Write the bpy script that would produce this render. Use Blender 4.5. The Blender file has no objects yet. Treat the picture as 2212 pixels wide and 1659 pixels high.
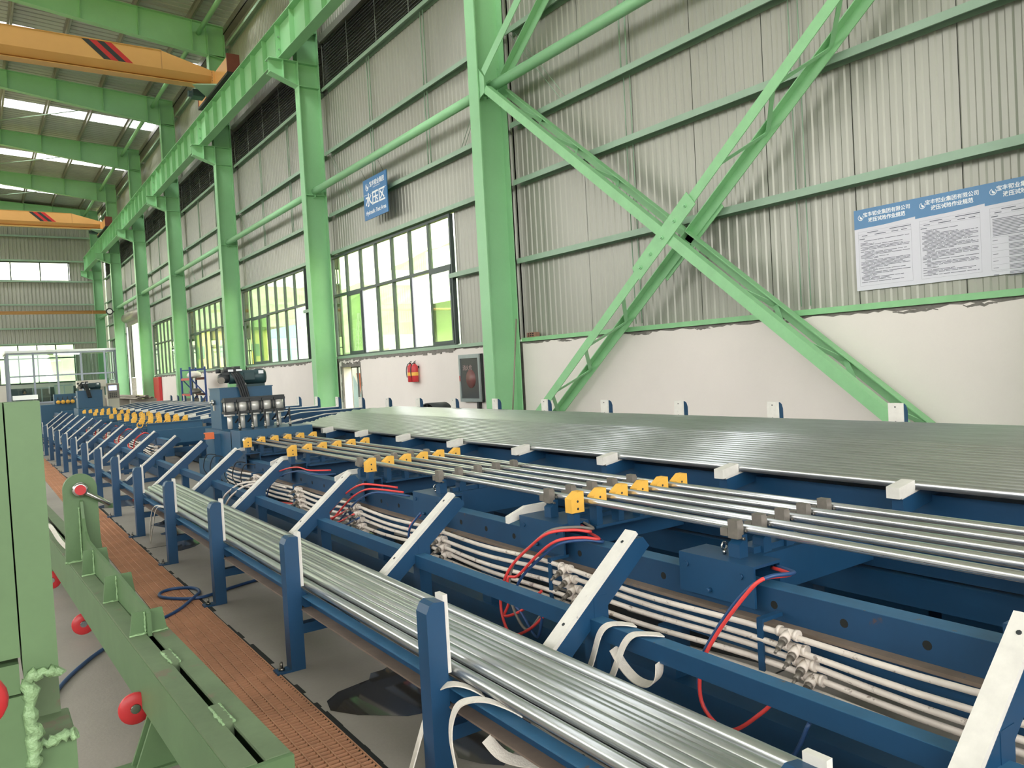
import bpy, math, random
from mathutils import Vector, Matrix, noise
random.seed(7)
SC = bpy.context.scene
COL = SC.collection
# ---------------------------------------------------------------- camera
F_PX = 1700.0
cam_d = bpy.data.cameras.new('camera')
cam_d.sensor_fit = 'HORIZONTAL'; cam_d.sensor_width = 36.0
cam_d.lens = F_PX / 2212.0 * 36.0
cam_d.clip_start = 0.05; cam_d.clip_end = 900
cam = bpy.data.objects.new('camera', cam_d); COL.objects.link(cam)
R_ = ((0.82333691, -0.56481973, -0.05563278), (-0.06101706, 0.00936419, -0.9980928), (0.56426346, 0.82516119, -0.02675375))
cam.matrix_world = Matrix(((R_[0][0], -R_[1][0], -R_[2][0], 0.0), (R_[0][1], -R_[1][1], -R_[2][1], 0.0),
                           (R_[0][2], -R_[1][2], -R_[2][2], 1.65), (0, 0, 0, 1)))
SC.camera = cam
# ---------------------------------------------------------------- sky and exposure
W = bpy.data.worlds.new('overcast_sky'); SC.world = W
W.use_nodes = True
bg = W.node_tree.nodes['Background']
bg.inputs['Color'].default_value = (1.0, 0.985, 0.955, 1)
bg.inputs['Strength'].default_value = 1.0
SC.view_settings.view_transform = 'Standard'; SC.view_settings.look = 'None'
SC.view_settings.gamma = 1.0; SC.view_settings.use_curve_mapping = False
SC.view_settings.exposure = 2.75
SC.cycles.max_bounces = 8; SC.cycles.diffuse_bounces = 5; SC.cycles.glossy_bounces = 4
SC.cycles.transparent_max_bounces = 12
SC.cycles.use_denoising = True
SC.cycles.sample_clamp_indirect = 6.0
sun_d = bpy.data.lights.new('veiled_sun', 'SUN'); sun_d.energy = 0.9; sun_d.angle = math.radians(12)
sun_d.color = (1.0, 0.96, 0.88)
sun = bpy.data.objects.new('veiled_sun', sun_d); COL.objects.link(sun)
sun.rotation_euler = Vector((0.62, 0.45, -0.64)).to_track_quat('-Z', 'Y').to_euler()

# ---------------------------------------------------------------- mesh helpers
def srgb(r, g, b):
    f = lambda v: (v / 255.0 / 12.92) if v / 255.0 <= 0.04045 else ((v / 255.0 + 0.055) / 1.055) ** 2.4
    return (f(r), f(g), f(b), 1.0)

class MB:
    def __init__(s): s.v = []; s.f = []; s.sm = []
    def add(s, vs, fs, smooth=False):
        o = len(s.v); s.v.extend(tuple(p) for p in vs)
        for f in fs: s.f.append(tuple(i + o for i in f)); s.sm.append(smooth)
        return s
    def box(s, x0, x1, y0, y1, z0, z1):
        return s.add([(x0, y0, z0), (x1, y0, z0), (x1, y1, z0), (x0, y1, z0), (x0, y0, z1), (x1, y0, z1), (x1, y1, z1), (x0, y1, z1)],
                     [(0, 3, 2, 1), (4, 5, 6, 7), (0, 1, 5, 4), (1, 2, 6, 5), (2, 3, 7, 6), (3, 0, 4, 7)])
    def prism(s, poly, axis, a, b, smooth=False):
        # poly: 2D points in the plane perpendicular to axis: x->(y,z) y->(x,z) z->(x,y)
        def P(p, t):
            return (t, p[0], p[1]) if axis == 'x' else (p[0], t, p[1]) if axis == 'y' else (p[0], p[1], t)
        n = len(poly)
        vs = [P(p, a) for p in poly] + [P(p, b) for p in poly]
        fs = [tuple(range(n)), tuple(range(2 * n - 1, n - 1, -1))]
        fs += [(i, i + n, (i + 1) % n + n, (i + 1) % n) for i in range(n)]
        return s.add(vs, fs, smooth)
    def bar(s, p0, p1, w, h, up=(0, 0, 1)):
        p0 = Vector(p0); p1 = Vector(p1); d = (p1 - p0).normalized(); up = Vector(up)
        r = d.cross(up)
        if r.length < 1e-5: r = d.cross(Vector((1, 0, 0)))
        r.normalize(); u = r.cross(d)
        vs = []
        for p in (p0, p1):
            for a, b in ((-1, -1), (1, -1), (1, 1), (-1, 1)): vs.append(p + r * (a * w / 2) + u * (b * h / 2))
        return s.add(vs, [(0, 1, 2, 3), (7, 6, 5, 4), (0, 4, 5, 1), (1, 5, 6, 2), (2, 6, 7, 3), (3, 7, 4, 0)])
    def cyl(s, p0, p1, r, n=12, r2=None, caps=True):
        p0 = Vector(p0); p1 = Vector(p1); d = (p1 - p0).normalized()
        a = d.cross(Vector((0, 0, 1)))
        if a.length < 1e-4: a = d.cross(Vector((1, 0, 0)))
        a.normalize(); b = d.cross(a); r2 = r if r2 is None else r2
        vs = [p0 + (a * math.cos(2 * math.pi * i / n) + b * math.sin(2 * math.pi * i / n)) * r for i in range(n)]
        vs += [p1 + (a * math.cos(2 * math.pi * i / n) + b * math.sin(2 * math.pi * i / n)) * r2 for i in range(n)]
        s.add(vs, [(i, (i + 1) % n, (i + 1) % n + n, i + n) for i in range(n)], True)
        if caps:
            o = len(s.v) - 2 * n
            s.f.append(tuple(o + i for i in range(n - 1, -1, -1))); s.sm.append(False)
            s.f.append(tuple(o + n + i for i in range(n))); s.sm.append(False)
        return s
    def pipe(s, p0, p1, r, ri, n=16):
        p0 = Vector(p0); p1 = Vector(p1); d = (p1 - p0).normalized()
        a = d.cross(Vector((0, 0, 1)))
        if a.length < 1e-4: a = d.cross(Vector((1, 0, 0)))
        a.normalize(); b = d.cross(a); vs = []
        for p, q in ((p0, r), (p1, r), (p1, ri), (p0, ri)):
            vs += [p + (a * math.cos(2 * math.pi * i / n) + b * math.sin(2 * math.pi * i / n)) * q for i in range(n)]
        o = len(s.v); s.v.extend(tuple(p) for p in vs)
        for k in range(4):
            k2 = (k + 1) % 4
            for i in range(n):
                s.f.append((o + k * n + i, o + k * n + (i + 1) % n, o + k2 * n + (i + 1) % n, o + k2 * n + i)); s.sm.append(k in (0, 2))
        return s
    def tube(s, pts, r, n=8, caps=True):
        pts = [Vector(p) for p in pts]; m = len(pts)
        rr = r if isinstance(r, (list, tuple)) else [r] * m
        prev = None; vs = []
        for i, p in enumerate(pts):
            d = (pts[min(i + 1, m - 1)] - pts[max(i - 1, 0)]).normalized()
            if prev is None:
                a = d.cross(Vector((0, 0, 1)))
                if a.length < 1e-3: a = d.cross(Vector((1, 0, 0)))
            else: a = prev - d * prev.dot(d)
            a.normalize(); prev = a; b = d.cross(a)
            vs += [p + (a * math.cos(2 * math.pi * k / n) + b * math.sin(2 * math.pi * k / n)) * rr[i] for k in range(n)]
        fs = [(i * n + k, i * n + (k + 1) % n, (i + 1) * n + (k + 1) % n, (i + 1) * n + k) for i in range(m - 1) for k in range(n)]
        o = len(s.v); s.add(vs, fs, True)
        if caps:
            s.f.append(tuple(o + k for k in range(n - 1, -1, -1))); s.sm.append(False)
            s.f.append(tuple(o + (m - 1) * n + k for k in range(n))); s.sm.append(False)
        return s
    def lathe(s, prof, c, axis='z', n=20):
        # prof: (radius, height) pairs along axis from centre c
        c = Vector(c); vs = []; m = len(prof)
        for r, h in prof:
            for k in range(n):
                t = 2 * math.pi * k / n; a, b = r * math.cos(t), r * math.sin(t)
                vs.append(c + (Vector((a, b, h)) if axis == 'z' else Vector((h, a, b)) if axis == 'x' else Vector((a, h, b))))
        fs = [(i * n + k, i * n + (k + 1) % n, (i + 1) * n + (k + 1) % n, (i + 1) * n + k) for i in range(m - 1) for k in range(n)]
        return s.add(vs, fs, True)
    def ribbon(s, pts, side, w, th=0.004):
        # strap: centre line pts, side vectors, width w, thickness th
        pts = [Vector(p) for p in pts]; m = len(pts)
        sd = [Vector(q).normalized() for q in (side if isinstance(side, list) else [side] * m)]
        vs = []
        for i, p in enumerate(pts):
            d = (pts[min(i + 1, m - 1)] - pts[max(i - 1, 0)]).normalized()
            n = d.cross(sd[i]).normalized()
            for a, b in ((-1, -1), (1, -1), (1, 1), (-1, 1)): vs.append(p + sd[i] * (a * w / 2) + n * (b * th / 2))
        fs = []
        for i in range(m - 1):
            for k in range(4): fs.append((i * 4 + k, i * 4 + (k + 1) % 4, i * 4 + 4 + (k + 1) % 4, i * 4 + 4 + k))
        fs += [(3, 2, 1, 0), tuple((m - 1) * 4 + k for k in range(4))]
        return s.add(vs, fs, False)
    def mesh(s, name):
        me = bpy.data.meshes.new(name); me.from_pydata(s.v, [], s.f)
        me.polygons.foreach_set('use_smooth', s.sm); me.update()
        return me
    def build(s, name, mat, parent=None, loc=None):
        return link(name, s.mesh(name), mat, parent, loc)

def link(name, me, mat, parent=None, loc=None):
    if mat is not None and not me.materials: me.materials.append(mat)
    o = bpy.data.objects.new(name, me); COL.objects.link(o)
    if parent is not None: o.parent = parent
    if loc is not None: o.location = loc
    return o
def tag(o, label=None, cat=None, group=None, kind=None):
    if label: o['label'] = label
    if cat: o['category'] = cat
    if group: o['group'] = group
    if kind: o['kind'] = kind
    return o
def empty(name, loc=(0, 0, 0), label=None, cat=None, group=None, kind=None):
    o = bpy.data.objects.new(name, None); o.empty_display_size = 0.2; COL.objects.link(o); o.location = loc
    return tag(o, label, cat, group, kind)
def copy_tree(o, parent=None, loc=None):
    c = o.copy(); COL.objects.link(c); c.parent = parent
    if loc is not None: c.location = loc
    for ch in o.children: copy_tree(ch, c)
    return c
ORD = ['first', 'second', 'third', 'fourth', 'fifth', 'sixth', 'seventh', 'eighth', 'ninth', 'tenth', 'eleventh', 'twelfth', 'thirteenth',
       'fourteenth', 'fifteenth', 'sixteenth', 'seventeenth', 'eighteenth', 'nineteenth', 'twentieth']

# ---------------------------------------------------------------- materials
MATS = {}
def mat(name, col, rough=0.5, metal=0.0, var=0.12, vscale=3.0, rust=None, rcol=(96, 62, 44), rscale=9.0, stretch=None, bump=0.0, bscale=40.0, spec=None, fine=0.0):
    if name in MATS: return MATS[name]
    m = bpy.data.materials.new(name); m.use_nodes = True; nt = m.node_tree; N = nt.nodes; L = nt.links
    b = N['Principled BSDF']; b.inputs['Metallic'].default_value = metal; b.inputs['Roughness'].default_value = rough
    if spec is not None: b.inputs['Specular IOR Level'].default_value = spec
    g = N.new('ShaderNodeNewGeometry'); vec = g.outputs['Position']
    if stretch:
        mp = N.new('ShaderNodeMapping'); mp.inputs['Scale'].default_value = stretch; L.new(vec, mp.inputs['Vector']); vec = mp.outputs['Vector']
    nz = N.new('ShaderNodeTexNoise'); nz.inputs['Scale'].default_value = vscale; nz.inputs['Detail'].default_value = 6; nz.inputs['Roughness'].default_value = 0.62
    L.new(vec, nz.inputs['Vector'])
    mr = N.new('ShaderNodeMapRange'); mr.inputs['From Min'].default_value = 0.25; mr.inputs['From Max'].default_value = 0.75
    mr.inputs['To Min'].default_value = 1 - var; mr.inputs['To Max'].default_value = 1 + var; L.new(nz.outputs['Fac'], mr.inputs['Value'])
    c = srgb(*col)
    mx = N.new('ShaderNodeMix'); mx.data_type = 'RGBA'; mx.blend_type = 'MULTIPLY'; mx.inputs['Factor'].default_value = 1.0
    mx.inputs['A'].default_value = c; L.new(mr.outputs['Result'], mx.inputs['B']); out = mx.outputs['Result']
    if fine:
        n3 = N.new('ShaderNodeTexNoise'); n3.inputs['Scale'].default_value = 60; n3.inputs['Detail'].default_value = 2; L.new(vec, n3.inputs['Vector'])
        m3 = N.new('ShaderNodeMapRange'); m3.inputs['To Min'].default_value = 1 - fine; m3.inputs['To Max'].default_value = 1 + fine; L.new(n3.outputs['Fac'], m3.inputs['Value'])
        x3 = N.new('ShaderNodeMix'); x3.data_type = 'RGBA'; x3.blend_type = 'MULTIPLY'; x3.inputs['Factor'].default_value = 1.0
        L.new(out, x3.inputs['A']); L.new(m3.outputs['Result'], x3.inputs['B']); out = x3.outputs['Result']
    if rust:
        n2 = N.new('ShaderNodeTexNoise'); n2.inputs['Scale'].default_value = rscale; n2.inputs['Detail'].default_value = 8; n2.inputs['Roughness'].default_value = 0.7
        L.new(g.outputs['Position'], n2.inputs['Vector'])
        r2 = N.new('ShaderNodeMapRange'); r2.inputs['From Min'].default_value = rust; r2.inputs['From Max'].default_value = rust + 0.05; L.new(n2.outputs['Fac'], r2.inputs['Value'])
        m2 = N.new('ShaderNodeMix'); m2.data_type = 'RGBA'; L.new(r2.outputs['Result'], m2.inputs['Factor'])
        L.new(out, m2.inputs['A']); m2.inputs['B'].default_value = srgb(*rcol); out = m2.outputs['Result']
    L.new(out, b.inputs['Base Color'])
    if bump:
        n4 = N.new('ShaderNodeTexNoise'); n4.inputs['Scale'].default_value = bscale; n4.inputs['Detail'].default_value = 4; L.new(vec, n4.inputs['Vector'])
        bp = N.new('ShaderNodeBump'); bp.inputs['Strength'].default_value = bump; bp.inputs['Distance'].default_value = 0.02
        L.new(n4.outputs['Fac'], bp.inputs['Height']); L.new(bp.outputs['Normal'], b.inputs['Normal'])
    MATS[name] = m
    return m

def glass_mat(name, tint, gloss=0.08, rough=0.0):
    if name in MATS: return MATS[name]
    m = bpy.data.materials.new(name); m.use_nodes = True; nt = m.node_tree; N = nt.nodes; L = nt.links
    N.remove(N['Principled BSDF']); o = N['Material Output']
    t = N.new('ShaderNodeBsdfTransparent'); t.inputs['Color'].default_value = tint
    g = N.new('ShaderNodeBsdfGlossy'); g.inputs['Roughness'].default_value = rough; g.inputs['Color'].default_value = (0.9, 0.95, 0.9, 1)
    fr = N.new('ShaderNodeFresnel'); fr.inputs['IOR'].default_value = 1.45
    ml = N.new('ShaderNodeMath'); ml.operation = 'MULTIPLY'; ml.inputs[1].default_value = gloss / 0.04; L.new(fr.outputs['Fac'], ml.inputs[0])
    mn = N.new('ShaderNodeMath'); mn.operation = 'MINIMUM'; mn.inputs[1].default_value = 0.6; L.new(ml.outputs[0], mn.inputs[0])
    mx = N.new('ShaderNodeMixShader'); L.new(mn.outputs[0], mx.inputs['Fac']); L.new(t.outputs[0], mx.inputs[1]); L.new(g.outputs[0], mx.inputs[2])
    L.new(mx.outputs[0], o.inputs['Surface']); MATS[name] = m
    return m

GREEN = mat('green_paint', (142, 196, 146), 0.42, var=0.07, vscale=1.3, fine=0.03)
GREEN_W = mat('green_paint_worn', (138, 194, 140), 0.5, var=0.10, vscale=5, rust=0.70, rcol=(150, 140, 118), rscale=14)
SHEET = mat('grey_wall_sheet', (158, 158, 148), 0.38, 0.25, var=0.07, vscale=0.8, stretch=(1, 1, 0.25))
ROOFS = mat('grey_roof_sheet', (176, 178, 172), 0.5, 0.2, var=0.08, vscale=1.0)
GIRT = mat('girt_steel', (142, 168, 146), 0.45, 0.1, var=0.10, vscale=2.2)
PURL = mat('purlin_galvanised', (150, 146, 138), 0.42, 0.55, var=0.12, vscale=1.5)
LOUV = mat('louver_grey', (118, 122, 118), 0.5, 0.2, var=0.05)
PLASTER = mat('white_plaster', (226, 219, 213), 0.9, var=0.05, vscale=0.7, bump=0.08, bscale=14, fine=0.015)
MORTAR = mat('grey_mortar', (122, 118, 112), 0.95, var=0.25, vscale=12, bump=0.4, bscale=30)
CONC = mat('concrete_floor', (150, 143, 135), 0.62, var=0.16, vscale=0.9, bump=0.06, bscale=60, fine=0.06)
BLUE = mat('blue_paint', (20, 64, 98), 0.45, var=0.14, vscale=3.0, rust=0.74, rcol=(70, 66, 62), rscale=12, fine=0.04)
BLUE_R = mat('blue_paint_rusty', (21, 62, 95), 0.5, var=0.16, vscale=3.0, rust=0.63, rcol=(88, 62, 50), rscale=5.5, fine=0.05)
BLUE_TOP = mat('blue_paint_lit_scuffed', (48, 96, 130), 0.5, var=0.18, vscale=9.0, rust=0.64, rcol=(96, 86, 78), rscale=16)  # scuffs over a base lightened for light falling on upper faces
BLUE_L = mat('blue_paint_light', (62, 118, 160), 0.4, var=0.08, vscale=3.0)
NYLON = mat('white_nylon', (216, 213, 206), 0.55, var=0.10, vscale=14, rust=0.66, rcol=(150, 145, 138), rscale=18)
GALV = mat('galvanised_pipe', (206, 208, 210), 0.24, 0.86, var=0.14, vscale=6.0, stretch=(6, 0.5, 6), fine=0.05)
GALV2 = mat('galvanised_pipe_dull', (192, 195, 196), 0.28, 0.86, var=0.16, vscale=6.0, stretch=(6, 0.5, 6), fine=0.05)
YELLOW = mat('yellow_block', (232, 178, 74), 0.6, var=0.10, vscale=10)
ORANGE = mat('crane_orange', (214, 160, 98), 0.45, var=0.06, vscale=0.8)
ORANGE_D = mat('pipe_orange', (176, 128, 84), 0.5, var=0.06)
RED = mat('red_paint', (190, 48, 52), 0.4, var=0.10, vscale=6)
BLACK = mat('black_paint', (44, 48, 50), 0.5, var=0.08)
RUBBER = mat('black_rubber', (34, 36, 40), 0.6, var=0.1)
HRED = mat('red_hose', (214, 66, 64), 0.4, var=0.06)
HBLUE = mat('blue_hose', (38, 72, 118), 0.4, var=0.06)
HGREY = mat('grey_hose', (112, 108, 102), 0.5, var=0.06)
PPR = mat('white_plastic_pipe', (212, 202, 192), 0.5, var=0.12, vscale=8, rust=0.60, rcol=(140, 128, 118), rscale=22)
BRASS = mat('steel_fitting', (150, 146, 140), 0.3, 0.9, var=0.1, vscale=20)
STRAP = mat('white_webbing', (222, 216, 206), 0.85, var=0.10, vscale=30, bump=0.3, bscale=160)
FGREEN = mat('field_green_paint', (90, 118, 80), 0.5, var=0.10, vscale=4, rust=0.70, rcol=(92, 98, 78), rscale=7, fine=0.05)
FGREEN_D = mat('field_green_dusty', (100, 118, 88), 0.65, var=0.16, vscale=6, rust=0.58, rcol=(112, 106, 88), rscale=5, stretch=(1, 1, 1), fine=0.05)
WELD = mat('painted_weld', (140, 172, 126), 0.4, var=0.2, vscale=25, bump=0.6, bscale=70)
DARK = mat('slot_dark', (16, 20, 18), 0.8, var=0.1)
GRATE = mat('rusty_grating', (186, 136, 104), 0.75, var=0.22, vscale=3.0, rust=0.68, rcol=(128, 88, 64), rscale=10)
TRENCH = mat('rusty_trench', (116, 78, 58), 0.85, var=0.2, vscale=6)
CHROME = mat('shackle_steel', (196, 196, 192), 0.22, 1.0, var=0.08, vscale=20)
WINF = mat('window_frame', (72, 82, 80), 0.45, 0.3, var=0.06)
WINF_W = mat('sash_track', (196, 198, 210), 0.4, 0.2, var=0.04)
CLAMP = mat('grey_clamp', (128, 122, 114), 0.5, 0.5, var=0.2, vscale=20)
MOTOR = mat('motor_green', (42, 68, 72), 0.45, 0.1, var=0.1)
MACH = mat('machine_blue', (38, 82, 112), 0.45, var=0.08, vscale=2.5)
WHITE = mat('white_print', (238, 240, 242), 0.5, var=0.01)
SIGNB = mat('sign_blue', (44, 112, 168), 0.35, var=0.04)
POSTB = mat('poster_blue', (92, 136, 178), 0.5, var=0.04)
POSTW = mat('poster_paper', (214, 213, 222), 0.5, var=0.02)
INK = mat('print_ink', (92, 96, 108), 0.6, var=0.05)
GLASS = glass_mat('tinted_window_glass', (0.95, 0.99, 0.84, 1), 0.05)
GLASS2 = glass_mat('clear_office_glass', (0.80, 0.88, 0.86, 1), 0.06)
SKYL = glass_mat('skylight_panel', (0.92, 0.95, 1.0, 1), 0.02)
# ================================================================ SHELL
CY = [2.5] + [10.88 + 8 * k for k in range(0, 7)]          # column centre lines along the wall
XC0, XC1 = 7.0, 7.55                                 # inner / outer flange faces
RSL = 0.06
def zroof(x): return 13.45 + RSL * (7.9 - x) if x > -5 else 13.45 + RSL * 12.9 - RSL * (-5 - x)

# ---- floor with the trench
fl_root = empty('floor', kind='structure')
tag(fl_root, 'grey concrete workshop floor with a narrow drain trench', kind='structure')
TX0, TX1 = 0.97, 1.305
m = MB(); m.box(-17, TX0, -9, 59.5, -0.3, 0); m.box(TX1, 7.62, -9, 59.5, -0.3, 0); m.build('slab', CONC, fl_root)
m = MB(); m.box(TX0, TX1, -9, 59.5, -0.30, -0.09); m.build('trench_bed', TRENCH, fl_root)
m = MB()
for y in [2.55 + 6 * k for k in range(-1, 9)]: m.box(TX1 + 0.002, 7.5, y, y + 0.012, -0.001, 0.0012)
m.build('slab_joint', DARK, fl_root)

# ---- corrugated sheets
_cs = {}
def corr(w, h, pitch=0.136, dep=0.013):
    key = (round(w, 3), round(h, 3), pitch)
    if key in _cs: return _cs[key]
    prof = []; n = max(1, round(w / pitch)); p = w / n
    for i in range(n):
        prof += [(i * p, 0), (i * p + 0.38 * p, 0), (i * p + 0.5 * p, dep), (i * p + 0.88 * p, dep)]
    prof.append((w, 0))
    vs = [(d, u, 0) for u, d in prof] + [(d, u, h) for u, d in prof]; k = len(prof)
    me = bpy.data.meshes.new('wall_sheet'); me.from_pydata(vs, [], [(i, i + k, i + 1 + k, i + 1) for i in range(k - 1)]); me.update()
    _cs[key] = me
    return me
def sheets(parent, y0, y1, z0, z1, x=7.762, mt=SHEET, w0=1.09, gap=0.007):
    n = max(1, round((y1 - y0) / w0)); w = (y1 - y0) / n
    for i in range(n):
        o = link('wall_sheet', corr(w - gap, z1 - z0), mt, parent, (x, y0 + i * w, z0)); o.scale = (-1, 1, 1)
        o.location.x = x

wr = empty('wall_right', (0, 0, 0)); tag(wr, 'long side wall of grey ribbed sheet above a white plastered plinth', kind='structure')
ZTOP = 13.35
WIN = {1: (13.06, 18.95), 2: (21.05, 27.0), 3: (29.05, 35.0), 4: (37.05, 43.0), 6: (53.2, 57.0)}   # per bay index (bay k: CY[k]..CY[k+1])
ZW0, ZW1 = 2.07, 4.56
DOOR_BAY = (5, 44.1, 50.2, 5.25)
for b in range(7):
    ya, yb = CY[b], CY[b + 1]
    segs = []
    if b in WIN:
        w0, w1 = WIN[b]
        segs += [(ya, w0 - 0.06, 2.05, 4.6)]
        if yb - w1 > 0.3: segs += [(w1 + 0.06, yb, 2.05, 4.6)]
        lo = 4.6
    elif b == DOOR_BAY[0]:
        segs += [(ya, DOOR_BAY[1], 2.05, DOOR_BAY[3]), (DOOR_BAY[2], yb, 2.05, DOOR_BAY[3])]; lo = DOOR_BAY[3]
    else: lo = 2.05
    if b == 0: segs += [(3.69 - 1.0867, 9.124 + 1.0867 * 2 - 0.02, lo, ZTOP)]
    else: segs += [(ya, yb, lo, 8.62), (ya, yb, 9.95, ZTOP)]
    for s in segs: sheets(wr, *s)
    # dark outer skin behind the seams
    m = MB()
    for (p, q, r, t) in segs: m.box(7.80, 7.84, p, q, r, t)
    if b != 0: m.box(7.80, 7.84, ya, yb, 8.62, 9.95)
    m.build('outer_skin', LOUV, wr)
m = MB(); m.box(7.80, 7.84, -9, 2.6, 0, ZTOP); m.build('outer_skin', LOUV, wr); sheets(wr, -9, 2.55, 2.05, ZTOP)

# girts: C sections, open below
def girt(y0, y1, z, h=0.085, d=0.17, mt=GIRT, nm='girt'):
    m = MB(); x0, x1 = 7.575, 7.575 + d
    m.box(x0, x0 + 0.006, y0, y1, z, z + h); m.box(x0 + 0.006, x1, y0, y1, z + h - 0.006, z + h); m.box(x1 - 0.006, x1, y0, y1, z, z + h - 0.006)
    m.box(x0 + 0.006, x0 + 0.02, y0, y1, z, z + 0.006)
    return m.build(nm, mt, wr)
for b in range(7):
    ya, yb = CY[b] + 0.15, CY[b + 1] - 0.15
    zs = [5.52, 7.05, 8.62, 11.2, 12.6]
    if b == 0: zs = [3.29, 4.58] + zs
    elif b in WIN: zs = zs + [4.58]
    for z in zs:
        girt(ya, yb, z)
    if b in WIN: girt(ya, WIN[b][0] - 0.05, 3.32)
    # sag bars and vertical liner strips
    m = MB()
    for f in (0.33, 0.345, 0.66, 0.675):
        y = ya + (yb - ya) * f
        for za, zb in ((5.6, 7.05), (7.14, 8.62)): m.cyl((7.66, y, za), (7.66, y, zb), 0.012, 6)
        if b == 0:
            for za, zb in ((2.1, 3.29), (3.38, 4.58), (4.67, 5.52)): m.cyl((7.70, y, za), (7.70, y, zb), 0.008, 6)
    m.build('sag_rod', GIRT, wr)
    m = MB(); y = ya
    for s1, s2 in ((ya + 0.05, ya + 1.3), (yb - 0.05, yb - 1.3)):
        m.cyl((7.66, s1, 7.05), (7.66, s2, 5.6), 0.006, 5)
        m.cyl((7.66, s1 + 0.12 * (1 if s1 == ya + 0.05 else -1), 7.05), (7.66, s2 + 0.12 * (1 if s1 == ya + 0.05 else -1), 5.6), 0.006, 5)
    m.build('diagonal_rod', GIRT, wr)
# louvre bands
for b in range(1, 7):
    ya, yb = CY[b] + 0.15, CY[b + 1] - 0.15
    lv = empty('wall_louver', (7.7, (ya + yb) / 2, 8.7), 'dark grey louver band high on the wall in the %s bay past the crossed brace' % ORD[b - 1], 'louver')
    m = MB(); yc = (ya + yb) / 2
    me = None
    for i in range(15):
        if me is None:
            m.add([(-0.055, ya - yc, 0), (-0.055, yb - yc, 0), (0.045, yb - yc, 0.07), (0.045, ya - yc, 0.07), (-0.055, ya - yc, 0.006), (-0.055, yb - yc, 0.006), (0.045, yb - yc, 0.076), (0.045, ya - yc, 0.076)],
                  [(0, 3, 2, 1), (4, 5, 6, 7), (0, 1, 5, 4), (2, 3, 7, 6), (1, 2, 6, 5), (3, 0, 4, 7)])
            me = m.mesh('blade')
        link('blade', me, LOUV, lv, (0, 0, 0.03 + i * 0.074))
    q = MB(); q.box(-0.06, -0.048, -0.015, 0.015, 0.0, 1.12); sm = q.mesh('louver_stile')
    for i in range(6): link('louver_stile', sm, LOUV, lv, (0, -(yb - ya) / 2 + (yb - ya) * i / 5, 0))
    m = MB(); m.box(-0.12, 0.05, -(yb - ya) / 2, (yb - ya) / 2, 1.13, 1.30); m.build('louver_hood', PURL, lv)

# ---- plinth wall with ragged plaster
def ragged(y0, y1, z, amp, step=0.11, seed=0):
    r = random.Random(seed); pts = []; y = y0
    while y < y1 - 0.02:
        pts.append((y, z + r.uniform(-amp, amp * 0.5))); y += r.uniform(0.4, 1.3) * step
    pts.append((y1, z)); return pts
DO0, DO1, DOZ = 17.44, 18.56, 1.79
def plaster(y0, y1, zt=1.965, amp=0.02, seed=1, rag_ends=True):
    top = ragged(y0, y1, zt, amp, seed=seed); r = random.Random(seed + 50)
    e0 = [(y0 + (r.uniform(0, 0.03) if rag_ends else 0), z * zt / 14) for z in range(14)]
    e1 = [(y1 - (r.uniform(0, 0.03) if rag_ends else 0), z * zt / 14) for z in range(13, -1, -1)]
    poly = [e0[0]] + e0[1:] + top + e1
    # split in vertical strips to keep faces simple
    m = MB(); n = len(top)
    for i in range(n - 1):
        (ya, za), (yb, zb) = top[i], top[i + 1]
        m.add([(7.597, ya, 0), (7.597, yb, 0), (7.597, yb, zb), (7.597, ya, za), (7.622, ya, 0), (7.622, yb, 0), (7.622, yb, zb), (7.622, ya, za)],
              [(0, 3, 2, 1), (3, 7, 6, 2), (4, 5, 6, 7)] + ([(0, 4, 7, 3)] if i == 0 else []) + ([(1, 2, 6, 5)] if i == n - 2 else []))
    return m.build('plaster', PLASTER, wr)
for b in range(7):
    ya, yb = CY[b], CY[b + 1]
    if b == 1:
        m = MB(); m.box(7.622, 7.86, ya, DO0, 0, 2.0); m.box(7.622, 7.86, DO1, yb, 0, 2.0); m.box(7.622, 7.86, DO0, DO1, DOZ, 2.0); m.build('plinth', MORTAR, wr)
        plaster(ya + 0.16, DO0 - 0.03, seed=11); plaster(DO1 + 0.04, yb - 0.15, seed=12)
        m = MB(); r = random.Random(5)          # plaster above the knocked-out doorway, ragged lower edge
        n = 16
        for i in range(n):
            y0 = DO0 - 0.03 + (DO1 - DO0 + 0.07) * i / n; y1 = DO0 - 0.03 + (DO1 - DO0 + 0.07) * (i + 1) / n
            zl = DOZ + r.uniform(0.03, 0.11)
            m.box(7.597, 7.622, y0, y1, zl, 1.96)
        m.build('plaster', PLASTER, wr)
    elif b == DOOR_BAY[0]:
        m = MB(); m.box(7.622, 7.86, ya, DOOR_BAY[1], 0, 2.0); m.box(7.622, 7.86, DOOR_BAY[2], yb, 0, 2.0); m.build('plinth', MORTAR, wr)
        plaster(ya + 0.16, DOOR_BAY[1], seed=31)
    else:
        m = MB(); m.box(7.622, 7.86, ya, yb, 0, 2.0); m.build('plinth', MORTAR, wr)
        plaster(ya + 0.16, yb - 0.15, seed=20 + b)
m = MB(); m.box(7.597, 7.86, -9, CY[0] - 0.15, 0, 1.97); m.build('plinth', PLASTER, wr)
for b in range(7):
    if b == DOOR_BAY[0]: continue
    m = MB(); m.box(7.58, 7.79, CY[b] + 0.15, CY[b + 1] - 0.15, 1.992, 2.055); m.build('flashing', GREEN_W if b == 0 else GIRT, wr)
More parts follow.
